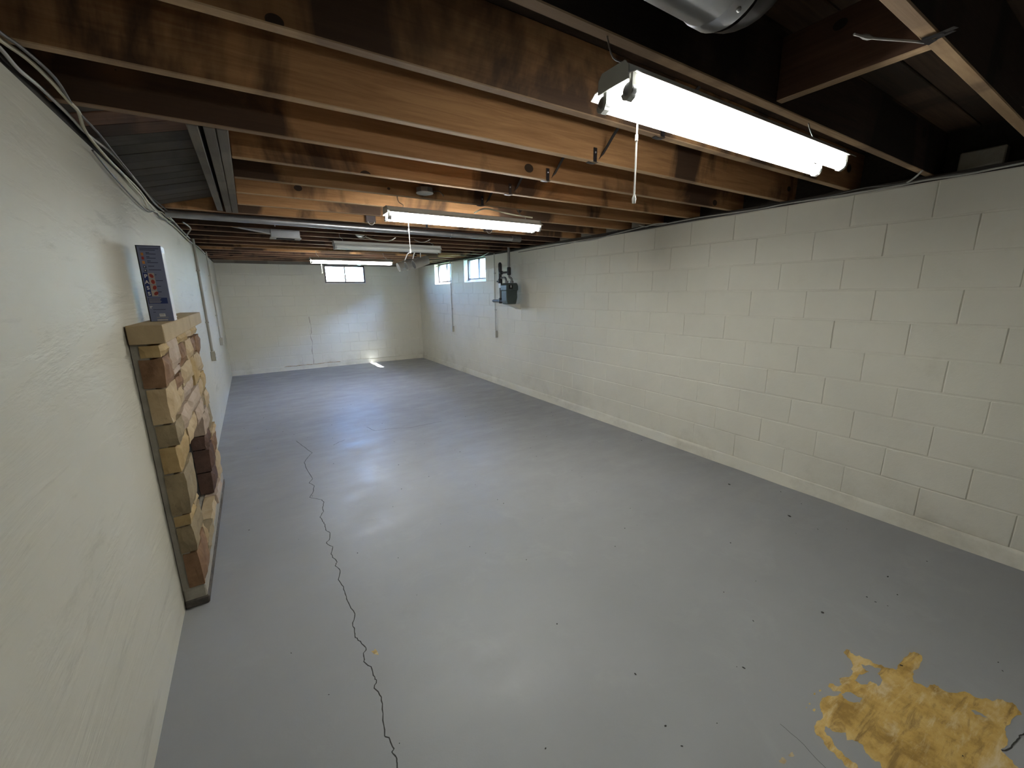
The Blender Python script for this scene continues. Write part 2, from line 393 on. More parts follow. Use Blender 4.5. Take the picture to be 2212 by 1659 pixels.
# rough footing that sticks out under the first course
def footing(name, parent, axis):
    bm = bmesh.new(); n = 70 if axis == 1 else 30
    a0, a1 = (Y_BACK, D) if axis == 1 else (0.0, W)
    prof = [(0.0, ZF + 0.004), (0.010, ZF - 0.003), (0.015, ZF - 0.02), (0.017, 0.045), (0.024, 0.0)]
    rows = []
    for i in range(n * 2 + 1):
        a = a0 + (a1 - a0) * i / (n * 2); row = []
        for q, (d, z) in enumerate(prof):
            w = 0.006 * noise.noise(Vector((a * 3.1, q * 1.7, 4.0))) + 0.003 * noise.noise(Vector((a * 14, q * 2.3, 9.0)))
            if q in (0,): w *= 0.2
            zz = z + (0.5 * w if 0 < q < 4 else 0)
            row.append(bm.verts.new((W - d - w, a, zz) if axis == 1 else (a, D - d - w, zz)))
        rows.append(row)
    for A, B in zip(rows, rows[1:]):
        for q in range(len(prof) - 1): bm.faces.new((A[q], A[q + 1], B[q + 1], B[q]))
    return link(name, to_mesh(bm, name, True), MT['wall'], parent)
footing('footing', wall_right, 1); footing('footing', wall_back, 0)

# far wall: stepped crack and rust bloom ---------------------------------------
def ribbon(name, pts, widths, mat, parent, nrm, lift=0.0006):
    """flat jagged strip lying on a surface with normal nrm"""
    nrm = Vector(nrm); bm = bmesh.new(); prev = None; pts = [Vector(p) for p in pts]
    for i, p in enumerate(pts):
        t = (pts[min(i + 1, len(pts) - 1)] - pts[max(i - 1, 0)]).normalized(); s_ = t.cross(nrm).normalized() * widths[i] / 2
        a = bm.verts.new(p + s_ + nrm * lift); b = bm.verts.new(p - s_ + nrm * lift)
        if prev: bm.faces.new((prev[0], a, b, prev[1]))
        prev = (a, b)
    return link(name, to_mesh(bm, name), mat, parent)
def jag(pts, amp, sub, seed):
    r = random.Random(seed); out = []
    for a, b in zip(pts, pts[1:]):
        a = Vector(a); b = Vector(b)
        for k in range(sub):
            p = a.lerp(b, k / sub)
            if k: p += Vector((r.uniform(-amp, amp), r.uniform(-amp, amp), r.uniform(-amp, amp)))
            out.append(p)
    out.append(Vector(pts[-1])); return out
cp = jag([(1.515, 0, 1.12), (1.535, 0, 0.95), (1.53, 0, 0.78), (1.50, 0, 0.70), (1.525, 0, 0.56), (1.50, 0, 0.40), (1.505, 0, 0.24), (1.50, 0, 0.09)], 0.006, 4, 3)
cp = [Vector((p.x, D - 0.0046, p.z)) for p in cp]
ribbon('crack', cp, [0.006 + 0.003 * math.sin(i) for i in range(len(cp))], MT['hair'], wall_back, (0, -1, 0))
cp2 = jag([(0.93, 0, 0.092), (1.2, 0, 0.098), (1.5, 0, 0.1), (1.8, 0, 0.105), (2.05, 0, 0.1)], 0.005, 5, 5)
cp2 = [Vector((p.x, D - 0.022, p.z - 0.005)) for p in cp2]
ribbon('rust_stain', cp2, [0.005 + 0.012 * abs(math.sin(i * 0.9)) for i in range(len(cp2))], MT['rust'], wall_back, (0, -1, 0))

# floor: cracks, flaked patch ---------------------------------------------------
A7 = lambda x, y: (560 + x / 2.5175, 1000 + y / 2.5175)
A1 = lambda x, y: (520 + x / 3.687, 700 + y / 3.687)
ck = [A1(*q) for q in ((440, 930), (480, 960), (520, 990), (570, 1025), (550, 1045), (520, 1080), (505, 1105), (518, 1140))]
ck += [A7(*q) for q in ((290, 85), (272, 110), (300, 125), (290, 165), (275, 188), (340, 200), (352, 215), (345, 240), (350, 265), (330, 295), (345, 320),
      (358, 335), (362, 365), (385, 380), (380, 420), (365, 435), (400, 455), (390, 495), (408, 520), (424, 540), (413, 560), (440, 585), (430, 635), (450, 665),
      (465, 700), (475, 740), (490, 770), (520, 820), (508, 870), (518, 920), (522, 950), (550, 970), (580, 1005), (568, 1050), (568, 1080), (608, 1108), (620, 1155),
      (638, 1180), (625, 1225), (655, 1262), (670, 1310), (672, 1400), (682, 1485), (710, 1505), (733, 1555), (726, 1580), (748, 1610), (750, 1659), (760, 1760), (800, 1900))]
fp = jag([hit(x, y, 2, 0.0) for x, y in ck], 0.004, 3, 11)
for p in fp: p.z = 0.0
ribbon('crack', fp, [0.0032 + 0.0018 * abs(math.sin(i * 1.7)) for i in range(len(fp))], MT['crack'], floor, (0, 0, 1), 0.0004)
for k, lst in enumerate((((1000, 820), (1030, 832), (1070, 850), (1180, 835), (1260, 828), (1350, 825), (1450, 805), (1600, 775)), ((740, 965), (780, 940), (830, 922)))):
    q = jag([hit(*A1(*z), 2, 0.0) for z in lst], 0.006, 4, 20 + k)
    for p in q: p.z = 0.0
    ribbon('crack', q, [0.0045] * len(q), MT['crack'], floor, (0, 0, 1), 0.0004)
AS = lambda x, y: (1612 + x / 3.687, 1309 + y / 3.687)
q = jag([hit(*AS(*z), 2, 0.0) for z in ((2030, 1150), (2110, 1130), (2150, 1080), (2175, 1035), (2212, 1020), (2330, 1000))], 0.003, 3, 31)
for p in q: p.z = 0.0
ribbon('crack', q, [0.004] * len(q), MT['crack'], floor, (0, 0, 1), 0.0012)
q = jag([hit(*AS(*z), 2, 0.0) for z in ((270, 940), (400, 1050), (560, 1220), (640, 1300), (900, 1600))], 0.003, 3, 33)
for p in q: p.z = 0.0
ribbon('crack', q, [0.0014] * len(q), MT['crack'], floor, (0, 0, 1), 0.0004)

def ragged(poly, amp, depth, r):
    for _ in range(depth):
        o = []
        for a, b in zip(poly, poly[1:] + poly[:1]):
            m = ((a[0] + b[0]) / 2, (a[1] + b[1]) / 2); l = math.hypot(b[0] - a[0], b[1] - a[1])
            d = r.uniform(-amp, amp) * l; nx, ny = -(b[1] - a[1]) / max(l, 1e-6), (b[0] - a[0]) / max(l, 1e-6)
            o += [a, (m[0] + nx * d, m[1] + ny * d)]
        poly = o
    return poly
OUT = [(775,370),(800,345),(825,350),(830,375),(900,395),(985,430),(1040,465),(1100,490),(1190,510),(1210,470),(1250,420),(1300,370),(1370,378),(1400,400),(1398,440),
 (1370,500),(1330,520),(1325,570),(1330,605),(1440,655),(1460,630),(1500,625),(1550,660),(1680,695),(1760,690),(1850,735),(1960,760),(2040,745),(2120,770),(2160,820),
 (2195,870),(2130,890),(2100,945),(2070,955),(2065,1020),(2085,1075),(2080,1110),(2030,1140),(2060,1180),(2120,1230),(2170,1290),(2200,1400),(2080,1500),(1800,1560),
 (1500,1500),(1300,1420),(1120,1330),(1080,1290),(1060,1240),(1000,1220),(950,1170),(930,1110),(890,1080),(800,1070),(795,1010),(720,1005),(690,1000),(640,960),(625,960),
 (640,1030),(700,1110),(760,1160),(830,1230),(890,1290),(980,1390),(930,1420),(820,1290),(760,1225),(700,1170),(620,1100),(560,1030),(540,960),(560,920),(610,890),(595,840),
 (585,790),(600,740),(660,715),(735,712),(760,690),(690,680),(650,640),(660,618),(720,640),(762,625),(740,580),(770,570),(830,560),(850,520),(835,500),(850,470),(830,430),(800,395)]
H1 = [(915,465),(980,470),(1075,500),(1045,540),(1085,590),(1050,640),(1020,615),(985,600),(960,628),(910,625),(865,595),(900,545),(980,522),(930,495)]
H2 = [(755,700),(800,685),(860,705),(925,735),(905,770),(840,765),(775,735)]
H3 = [(1790,830),(1860,850),(1940,895),(1900,890),(1820,865)]
rr = random.Random(5)
loops = []
for L_, a in ((OUT, 0.16), (H1, 0.16), (H2, 0.14), (H3, 0.1)):
    loops.append([hit(*AS(x, y), 2, 0.0) for x, y in ragged(L_, a, 2, rr)])
def flat_patch(name, loops, z, mat, parent):
    flat = [Vector((p.x, p.y, z)) for l in loops for p in l]
    tris = tessellate_polygon([[Vector((p.x, p.y, 0)) for p in l] for l in loops])
    me = bpy.data.meshes.new(name); me.from_pydata([tuple(v) for v in flat], [], [tuple(t) for t in tris]); me.update()
    if me.polygons and sum(p.normal.z for p in me.polygons) < 0: me.flip_normals()
    return link(name, me, mat, parent)
flat_patch('bare_patch', loops, 0.0008, MT['patch'], floor)
for ctr, rad, mname in (((360, 1190), 28, 'rust'), ((290, 1235), 34, 'rust'), ((540, 830), 14, 'patch'), ((505, 780), 9, 'patch'), ((545, 700), 12, 'patch'), ((590, 675), 12, 'patch'), ((480, 810), 6, 'patch')):
    pl = [(ctr[0] + rad * rr.uniform(0.5, 1.1) * math.cos(a), ctr[1] + rad * rr.uniform(0.4, 1.1) * math.sin(a)) for a in [k * PI / 5 for k in range(10)]]
    flat_patch('fleck', [[hit(*AS(x, y), 2, 0.0) for x, y in pl]], 0.0007, MT[mname], floor)
pl = [(625, 1020), (630, 1010), (642, 1025), (650, 1045), (625, 1040), (608, 1025)]
flat_patch('fleck', [[hit(*A7(x, y), 2, 0.0) for x, y in pl]], 0.0007, MT['patch'], floor)
# crumbs and grit on the slab (uncountable)
bm = bmesh.new(); rg = random.Random(41)
for k in range(150):
    x = rg.uniform(0.15, W - 0.1); y = 0.1 + 6.5 * rg.random() ** 1.6; r_ = rg.uniform(0.0015, 0.0042) * (1.8 if k % 17 == 0 else 1)
    m = Matrix.Translation((x, y, r_ * 0.35)) @ Matrix.Rotation(rg.uniform(0, PI), 4, 'Z') @ Matrix.Diagonal((rg.uniform(0.8, 2.2), 1, 0.5, 1))
    bmesh.ops.create_icosphere(bm, subdivisions=1, radius=r_, matrix=m)
gr = link('floor_grit', to_mesh(bm, 'floor_grit'), MT['crack']); tag(gr, 'dark crumbs and grit scattered over the grey floor', 'grit', kind='stuff')

# ------------------------------------------------------------------ ceiling: subfloor, joists
JD, JT = 0.235, 0.038
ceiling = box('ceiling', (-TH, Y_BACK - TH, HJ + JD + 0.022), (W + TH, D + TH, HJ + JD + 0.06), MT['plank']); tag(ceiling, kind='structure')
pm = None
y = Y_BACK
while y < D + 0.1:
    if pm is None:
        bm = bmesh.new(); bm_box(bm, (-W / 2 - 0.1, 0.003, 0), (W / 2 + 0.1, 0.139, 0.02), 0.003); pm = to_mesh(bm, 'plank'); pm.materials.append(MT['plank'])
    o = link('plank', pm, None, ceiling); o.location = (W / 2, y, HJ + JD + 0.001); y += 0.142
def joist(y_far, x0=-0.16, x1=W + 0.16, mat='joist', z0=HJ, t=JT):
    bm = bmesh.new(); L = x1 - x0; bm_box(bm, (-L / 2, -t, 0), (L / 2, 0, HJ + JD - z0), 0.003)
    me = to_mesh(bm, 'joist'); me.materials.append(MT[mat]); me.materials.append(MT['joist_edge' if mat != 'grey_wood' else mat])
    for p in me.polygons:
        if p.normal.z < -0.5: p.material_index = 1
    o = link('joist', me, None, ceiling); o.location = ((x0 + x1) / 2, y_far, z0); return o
jm = {}
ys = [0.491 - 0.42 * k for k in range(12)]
for yv in ys: joist(yv, mat='joist_shaded')
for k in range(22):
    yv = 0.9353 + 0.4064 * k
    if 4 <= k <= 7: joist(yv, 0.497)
    else: joist(yv, mat='joist_shaded' if k == 0 else ('joist_dark' if 9 <= k <= 14 or k > 16 else 'joist'))  # shade of bays away from lit lamps put into the wood
joist(D - 0.004, mat='grey_wood', z0=H + 0.004, t=0.03)
# trimmers of the hearth opening, running with the room
for x0, x1, ya, yb in ((0.358, 0.396, 2.158, 4.10), (0.412, 0.452, 2.158, 4.15), (0.455, 0.495, 2.158, 4.15)):
    bm = bmesh.new(); L = yb - ya; bm_box(bm, (-L / 2, -(x1 - x0) / 2, 0), (L / 2, (x1 - x0) / 2, JD), 0.003)
    o = link('trimmer', to_mesh(bm, 'trimmer'), MT['grey_wood'], ceiling); o.location = ((x0 + x1) / 2, (ya + yb) / 2, HJ - 0.002); o.rotation_euler = (0, 0, PI / 2)
# sloping form boards under the hearth
for k in range(14):
    ya = 2.17 + k * 0.141
    if ya + 0.138 > 4.15: break
    bm = bmesh.new(); bm_box(bm, (0, 0.002, 0), (0.372, 0.138, 0.02), 0.003)
    o = link('form_board', to_mesh(bm, 'form_board'), MT['joist_dark' if k in (1, 2) else 'form'], ceiling)
    o.location = (-0.01, ya, HJ + 0.012 + rnd.uniform(0, 0.004)); o.rotation_euler = (0, -math.atan2(0.095, 0.36), 0)
# sill plates and rim boards closing the gap over the walls
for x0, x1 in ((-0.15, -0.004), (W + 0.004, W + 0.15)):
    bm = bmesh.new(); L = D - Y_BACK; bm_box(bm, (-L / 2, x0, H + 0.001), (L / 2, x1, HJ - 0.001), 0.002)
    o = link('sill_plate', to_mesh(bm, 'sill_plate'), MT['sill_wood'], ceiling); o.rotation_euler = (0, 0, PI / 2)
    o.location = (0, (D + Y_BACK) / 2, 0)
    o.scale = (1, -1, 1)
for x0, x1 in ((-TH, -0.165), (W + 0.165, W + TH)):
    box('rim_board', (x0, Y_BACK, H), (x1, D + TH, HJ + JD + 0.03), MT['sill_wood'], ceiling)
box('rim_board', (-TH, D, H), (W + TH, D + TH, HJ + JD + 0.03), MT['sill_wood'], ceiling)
# bridging block between two joists near the duct, and short grey blocks over the right wall
bm = bmesh.new(); bm_box(bm, (-0.202, -0.019, 0), (0.202, 0.019, 0.20), 0.003)
me = to_mesh(bm, 'bridging'); me.materials.append(MT['joist_dark']); me.materials.append(MT['joist_edge'])
for p in me.polygons:
    if p.normal.z < -0.5: p.material_index = 1
o = link('bridging', me, None, ceiling); o.location = (2.2, 0.694, HJ + 0.01); o.rotation_euler = (0, 0, PI / 2)
bmb = bmesh.new(); bm_box(bmb, (-0.04, -0.09, 0), (0.04, 0.09, 0.10), 0.006); bme = to_mesh(bmb, 'packing_block'); bme.materials.append(MT['mortar'])
for yy in (0.72, 3.17, 3.55, 3.98, 4.4):
    o = link('packing_block', bme, None, ceiling); o.location = (W + 0.09, yy, HJ + 0.002)

# ------------------------------------------------------------------ windows
def window(name, lo, hi, depth_ax, parent_mat='frame_brown'):
    """steel two-light basement window filling lo..hi (3-D box); depth axis 0 or 1"""
    a = 1 if depth_ax == 0 else 0
    bm = bmesh.new(); t = 0.03
    def bar(a0, a1, z0, z1, d0=0.0, d1=1.0):
        l = [0, 0, z0]; h = [0, 0, z1]
        l[a], h[a] = a0, a1
        l[depth_ax] = lo[depth_ax] + (hi[depth_ax] - lo[depth_ax]) * d0; h[depth_ax] = lo[depth_ax] + (hi[depth_ax] - lo[depth_ax]) * d1
        bm_box(bm, l, h, 0.002)
    bar(lo[a], hi[a], lo[2], lo[2] + t); bar(lo[a], hi[a], hi[2] - t, hi[2])
    bar(lo[a], lo[a] + t, lo[2] + t, hi[2] - t); bar(hi[a] - t, hi[a], lo[2] + t, hi[2] - t)
    w = link(name, to_mesh(bm, name), MT[parent_mat]); tag(w, kind='structure')
    bm = bmesh.new(); m = (lo[a] + hi[a]) / 2; bar(m - 0.012, m + 0.012, lo[2] + t, hi[2] - t, 0.1, 0.9)
    link('mullion', to_mesh(bm, 'mullion'), MT[parent_mat], w)
    for s0, s1 in ((lo[a] + t, m - 0.009), (m + 0.009, hi[a] - t)):
        c_ = (lo[depth_ax] + hi[depth_ax]) / 2
        l = [0, 0, lo[2] + t]; h = [0, 0, hi[2] - t]; l[a], h[a] = s0, s1; l[depth_ax], h[depth_ax] = c_ - 0.0015, c_ + 0.0015
        box('pane', l, h, MT['glass'], w)
    return w
def sill(wn, y0, y1, z0, z1, x0, x1, mat):
    prism('sill', [(x0, z0 - 0.001), (x1, z0 - 0.001), (x1, z1), (x0, z0 + 0.006)], 1, y0, y1, mat, wn)
MT['sill_paint'] = plain('white_sill_paint', (0.66, 0.66, 0.66), 0.5, 0, 0.08)
w1 = window('window_1', (W + 0.085, WB[0] + 0.002, WB[2] + 0.045), (W + 0.125, WB[1] - 0.002, H + 0.012), 0)
sill(w1, WB[0] + 0.002, WB[1] - 0.002, WB[2], WB[2] + 0.043, W + 0.002, W + 0.13, MT['sill_paint'])
w2 = window('window_2', (W + 0.085, WA[0] + 0.002, WA[2] + 0.045), (W + 0.125, WA[1] - 0.002, H + 0.012), 0)
sill(w2, WA[0] + 0.002, WA[1] - 0.002, WA[2], WA[2] + 0.043, W + 0.002, W + 0.13, MT['sill_paint'])
w3 = window('window_3', (WK[0] + 0.002, D + 0.012, WK[2] + 0.012), (WK[1] - 0.002, D + 0.052, H + 0.002), 1)
box('sill', (WK[0] + 0.004, D - 0.012, WK[2] - 0.0), (WK[1] - 0.004, D + 0.06, WK[2] + 0.012), MT['sill_paint'], w3, 0.003)

# ------------------------------------------------------------------ outdoors; the fence and tall shrub are added to shape the daylight
bm = bmesh.new(); bm_box(bm, (W + TH + 0.002, -30, 1.4), (W + 40, 50, 1.66)); bm_box(bm, (-30, D + TH + 0.002, 1.4), (W + TH, 50, 1.66))
ground = link('ground', to_mesh(bm, 'ground'), MT['grass']); tag(ground, kind='structure')
def shrub(loc, h, r, n, label, seed):
    t = thing('shrub', label, 'shrub', loc); rg = random.Random(seed)
    st = bmesh.new()
    for k in range(4): 
        a = k * 1.7; bm_tube(st, [(0.03 * math.cos(a), 0.03 * math.sin(a), 0), (r * 0.35 * math.cos(a), r * 0.35 * math.sin(a), h * 0.6)], [0.02, 0.008], 6)
    link('stem', to_mesh(st, 'stem'), MT['bark'], t)
    vs_, fs = [], []
    for k in range(n):
        u = Vector((rg.gauss(0, 1), rg.gauss(0, 1), rg.gauss(0, 1))).normalized() * rg.random() ** 0.4
        c_ = Vector((u.x * r, u.y * r, h * 0.55 + u.z * h * 0.45)); a = Vector((rg.gauss(0, 1), rg.gauss(0, 1), rg.gauss(0, 0.6))).normalized(); b = a.cross(Vector((rg.gauss(0, 1), rg.gauss(0, 1), 1))).normalized()
        L = rg.uniform(0.04, 0.075); w_ = L * 0.5; i = len(vs_)
        vs_ += [c_ - a * L, c_ + b * w_, c_ + a * L, c_ - b * w_]; fs.append((i, i + 1, i + 2, i + 3))
    me = bpy.data.meshes.new('foliage'); me.from_pydata([tuple(v) for v in vs_], [], fs); link('foliage', me, MT['foliage'], t)
    return t
fx = W + TH + 3.1  # added fence, cuts off the low sky to shape the wall band
fence = thing('added_fence', 'added board fence blocking the low sky outside the windows beside the gas meter', 'fence', (fx, 0, 1.66))
fb = bmesh.new(); bm_box(fb, (0, -0.085, 0.0), (0.022, 0.085, 1.85), 0.003); fme = to_mesh(fb, 'board'); fme.materials.append(MT['grey_wood'])
for k in range(92):
    o = link('board', fme, None, fence); o.location = (0, -0.5 + k * 0.178, 0.0)
for zz in (0.3, 1.5): box('rail', (0.022, -0.6, zz), (0.062, 15.8, zz + 0.09), MT['grey_wood'], fence)
for k in range(8): box('post', (0.022, -0.5 + k * 2.3, 0), (0.112, -0.41 + k * 2.3, 1.8), MT['grey_wood'], fence)
shrub((W + 1.45, 5.85, 1.66), 2.9, 0.75, 5200, 'added tall leafy shrub shading the window beside the gas meter', 3)  # added out of sight to keep the sun off this window
shrub((1.95, D + 2.3, 1.66), 0.55, 0.35, 900, 'low green shrub outside the far wall window', 4)

# ================================================================== THINGS
# ------------------------------------------------------------------ fluorescent shop lights
def shop_light(x0, x1, yc, ztube, lit, label, cord_x, cord_z, hang, hy, glow='tube_on'):
    t = thing('fluorescent_light', label, 'light fixture', ((x0 + x1) / 2, yc, ztube), 'twin-tube fluorescent lights hung under the joists')
    hl = (x1 - x0) / 2; zt = 0.062
    prism('housing', [(-0.048, 0.033), (0.048, 0.033), (0.038, zt), (-0.038, zt)], 0, -hl, hl, MT['white_metal'], t, 0.002)
    # bent sheet reflector: a thin W-section
    prof = [(-0.086, 0.019), (-0.070, 0.031), (-0.020, 0.036), (0.0, 0.026), (0.020, 0.036), (0.070, 0.031), (0.086, 0.019)]
    poly = prof + [(a * 1.005, b + 0.0025) for a, b in prof[::-1]]
    prism('reflector', poly, 0, -hl + 0.004, hl - 0.004, MT['white_metal'], t)
    prism('end_plate', [(-0.052, 0.020), (0.052, 0.020), (0.050, 0.050), (0.038, zt + 0.002), (-0.038, zt + 0.002), (-0.050, 0.050)], 0, -hl - 0.004, -hl, MT['end_grey'], t)
    prism('end_plate', [(-0.052, 0.020), (0.052, 0.020), (0.050, 0.050), (0.038, zt + 0.002), (-0.038, zt + 0.002), (-0.050, 0.050)], 0, hl, hl + 0.004, MT['end_grey'], t)
    for sy in (-0.043, 0.043):
        tube('tube', [(-hl + 0.022, sy, 0), (hl - 0.022, sy, 0)], 0.019, MT[glow if lit else 'tube_off'], t, 18)
        for sx in (-1, 1):
            # hook shaped lamp holder gripping the tube end
            pts = [(a, b) for a, b in ((-0.016, 0.034), (-0.016, -0.004), (-0.010, -0.017), (0.002, -0.023), (0.014, -0.018), (0.020, -0.006), (0.012, -0.004), (0.006, -0.012), (-0.002, -0.012), (-0.006, -0.002), (-0.004, 0.034))]
            pts = [(a + sy, b) for a, b in pts]
            xx = sx * (hl - 0.012)
            prism('lamp_holder', pts, 0, xx - 0.009, xx + 0.009, MT['end_grey'], t)
            tube('tube_cap', [(sx * (hl - 0.023), sy, 0), (sx * (hl - 0.006), sy, 0)], 0.0175, MT['galv'], t, 14)
    for hx in hang:
        xx = hx - (x0 + x1) / 2
        tube('hanger', smooth_path([(xx, 0, zt), (xx + 0.006, 0.0, zt + 0.02), (xx - 0.004, hy * 0.6, zt + 0.05), (xx, hy, HJ - ztube + 0.001), (xx, hy, HJ - ztube + 0.02)], 4), 0.0022, MT['galv'], t, 6)
    if cord_x is not None:
        xx = cord_x - (x0 + x1) / 2; zz = cord_z - ztube
        cc = tube('pull_cord', [(xx, -0.004, 0.03), (xx + 0.001, -0.004, zz * 0.45), (xx + 0.003, -0.003, zz + 0.02)], 0.0022, MT['cord'], t, 8)
        bm = bmesh.new(); bm_tube(bm, [(xx + 0.003, -0.003, zz + 0.022), (xx + 0.003, -0.003, zz + 0.012), (xx + 0.003, -0.003, zz)], [0.003, 0.0058, 0.0045], 8)
        link('cord_knob', to_mesh(bm, 'cord_knob', True), MT['cord'], cc)
        tube('cord_joint', [(xx, -0.004, zz * 0.36), (xx, -0.004, zz * 0.30)], 0.0038, MT['cord'], cc, 8)
    return t
shop_light(1.318, 2.545, 0.842, 2.052, True, 'lit fluorescent light with pull cord hung next to the round metal duct', 1.405, 1.81, (1.36, 2.48), 0.072, 'tube_dim')
shop_light(1.306, 2.520, 2.845, 2.068, True, 'lit fluorescent light with pull cord hung beside the long metal pipe', 1.452, 1.845, (1.42, 2.40), 0.10)
shop_light(1.310, 2.505, 4.850, 2.066, False, 'unlit fluorescent light hung between two lit ones', None, None, (1.40, 2.42), 0.13)
shop_light(1.312, 2.510, 6.860, 2.050, True, 'lit fluorescent light hung nearest the window in the end wall', 1.455, 1.886, (1.42, 2.42), 0.15)

# ------------------------------------------------------------------ round duct in the joist bay
dx0, dx1 = -0.02, 1.47; dy, dz, dr = 0.672, 2.272, 0.10
t = thing('round_duct', 'round galvanised metal duct running between the joists', 'duct', (1.4, dy, dz))
tube('duct_pipe', [(dx0 - 1.4, 0, 0), (1.452 - 1.4, 0, 0)], dr, MT['galv'], t, 40)
bm = bmesh.new(); bm_tube(bm, [(0.050, 0, 0), (0.052, 0, 0), (0.058, 0, 0), (0.095, 0, 0), (0.099, 0, 0), (0.104, 0, 0)], [dr * 0.985, dr * 0.985, dr * 1.03, dr * 1.03, dr * 0.99, dr * 0.99], 40, False)
link('collar', to_mesh(bm, 'collar', True), MT['galv'], t)
bm = bmesh.new(); bm_tube(bm, smooth_path([(0.104, 0, 0), (0.13, 0, 0.006), (0.165, 0, 0.03), (0.185, 0, 0.08), (0.19, 0, 0.17)], 5), dr * 0.97, 32)
link('elbow', to_mesh(bm, 'elbow', True), MT['strap'], t)  # dark steel paints in the shadow on this duct section
bm = bmesh.new(); bmesh.ops.create_uvsphere(bm, u_segments=8, v_segments=6, radius=0.006, matrix=Matrix.Translation((0.075, -0.045, -0.093)))
link('screw', to_mesh(bm, 'screw', True), MT['galv'], t)

# ------------------------------------------------------------------ long pipe across the joists
t = thing('ceiling_pipe', 'long grey metal pipe strapped across the joist undersides', 'pipe', (0, 4.27, HJ - 0.032))
tube('pipe', [(0.02, -0.04, 0.004), (1.5, 0.0, 0), (3.2, 0.04, 0.0)], 0.029, MT['galv'], t, 18)
tube('coupling', [(3.2, 0.04, 0.0), (3.32, 0.043, 0.0)], 0.034, MT['pipe_grey'], t, 18)
for xx in (0.75, 2.4):
    bm = bmesh.new(); bm_tube(bm, [(xx + 0.0, 0.035 * math.cos(a), 0.035 * math.sin(a)) for a in [PI + k * PI / 8 for k in range(9)]], 0.003, 6)
    link('pipe_strap', to_mesh(bm, 'pipe_strap'), MT['galv'], t)

# ------------------------------------------------------------------ hanger straps nailed under the joists
def strap(x, y, label, lean=0.05, big=1.0):
    t = thing('hanger_strap', label, 'strap', (x, y, HJ), 'black steel hanger straps on the joists')
    def band(name, pts, w):
        bm = bmesh.new(); prev = None
        pts = smooth_path(pts, 5)
        for i, p in enumerate(pts):
            tn = (pts[min(i + 1, len(pts) - 1)] - pts[max(i - 1, 0)]).normalized(); nn = Vector((1 - abs(tn.x), abs(tn.x), 0))
            s_ = tn.cross(nn).cross(tn).normalized() * w / 2; th = tn.cross(s_).normalized() * 0.001
            row = [bm.verts.new(p + s_ + th), bm.verts.new(p - s_ + th), bm.verts.new(p - s_ - th), bm.verts.new(p + s_ - th)]
            if prev:
                for k in range(4): bm.faces.new((prev[k], prev[(k + 1) % 4], row[(k + 1) % 4], row[k]))
            else: bm.faces.new(row[::-1])
            prev = row
        bm.faces.new(prev); return link(name, to_mesh(bm, name), MT['strap'], t)
    band('curved_band', [(-0.045, -0.019, -0.004), (-0.01, -0.022, -0.007), (0.02, -0.026, 0.004), (0.045 * big, -0.05, 0.055), (0.065 * big, -0.09, 0.12), (0.075 * big, -0.14, 0.17)], 0.022)
    band('upright_band', [(-0.012, -0.041, -0.004), (-0.012, -0.0415, 0.03), (-0.012, -0.0415, 0.062)], 0.022)
    bm = bmesh.new(); bmesh.ops.create_uvsphere(bm, u_segments=8, v_segments=6, radius=0.005, matrix=Matrix.Translation((-0.012, -0.043, 0.04)))
    link('nail', to_mesh(bm, 'nail'), MT['galv'], t)
    return t
jy = lambda k: 0.9353 + 0.4064 * k
names = ['black hanger strap under the joist behind the lit light next to the duct', 'black hanger strap curling up beside the dangling light cord',
         'black hanger strap with a bright nail, between the curling strap and the white-ended strap', 'short black hanger strap with a light end under a joist',
         'dark hanger strap above the lit light beside the metal pipe']
for k, (x, lb) in enumerate(zip((2.09, 2.08, 2.085, 2.075, 2.08), names)): strap(x, jy(k + 1), lb)
strap(2.10, jy(8), 'dark hanger strap crossing the long metal pipe', big=1.2)
# strap bunch on the joist near the duct
og = Vector((2.12, 0.472, HJ))
t = thing('strap_bunch', 'loose black strap ends wrapped under the joist by the bridging block', 'strap', og)
for a, b, w in (((1984, 92), (2066, 58), 0.010), ((1992, 84), (2040, 74), 0.008), ((1996, 96), (2062, 66), 0.007), ((1988, 88), (2016, 92), 0.012)):
    bm = bmesh.new(); a = hit(*a, 2, HJ - 0.004) - og; b = hit(*b, 2, HJ - 0.009) - og; d = (b - a).normalized(); s_ = d.cross(Vector((0, 0, 1))).normalized() * w
    vs_ = [bm.verts.new(q) for q in (a + s_, a - s_, b - s_, b + s_)]; f = bm.faces.new(vs_)
    bmesh.ops.solidify(bm, geom=[f], thickness=0.002); link('band', to_mesh(bm, 'band'), MT['strap'], t)
wp = [hit(x, y, 2, HJ - 0.004) - og for x, y in ((1998, 92), (1960, 88), (1915, 85), (1876, 81), (1845, 74))]
tube('wire', smooth_path(wp, 4), [0.003] * 9 + [0.003] * 3 + [0.006] * 2 + [0.003] * 3, MT['cable_light'], t, 6)

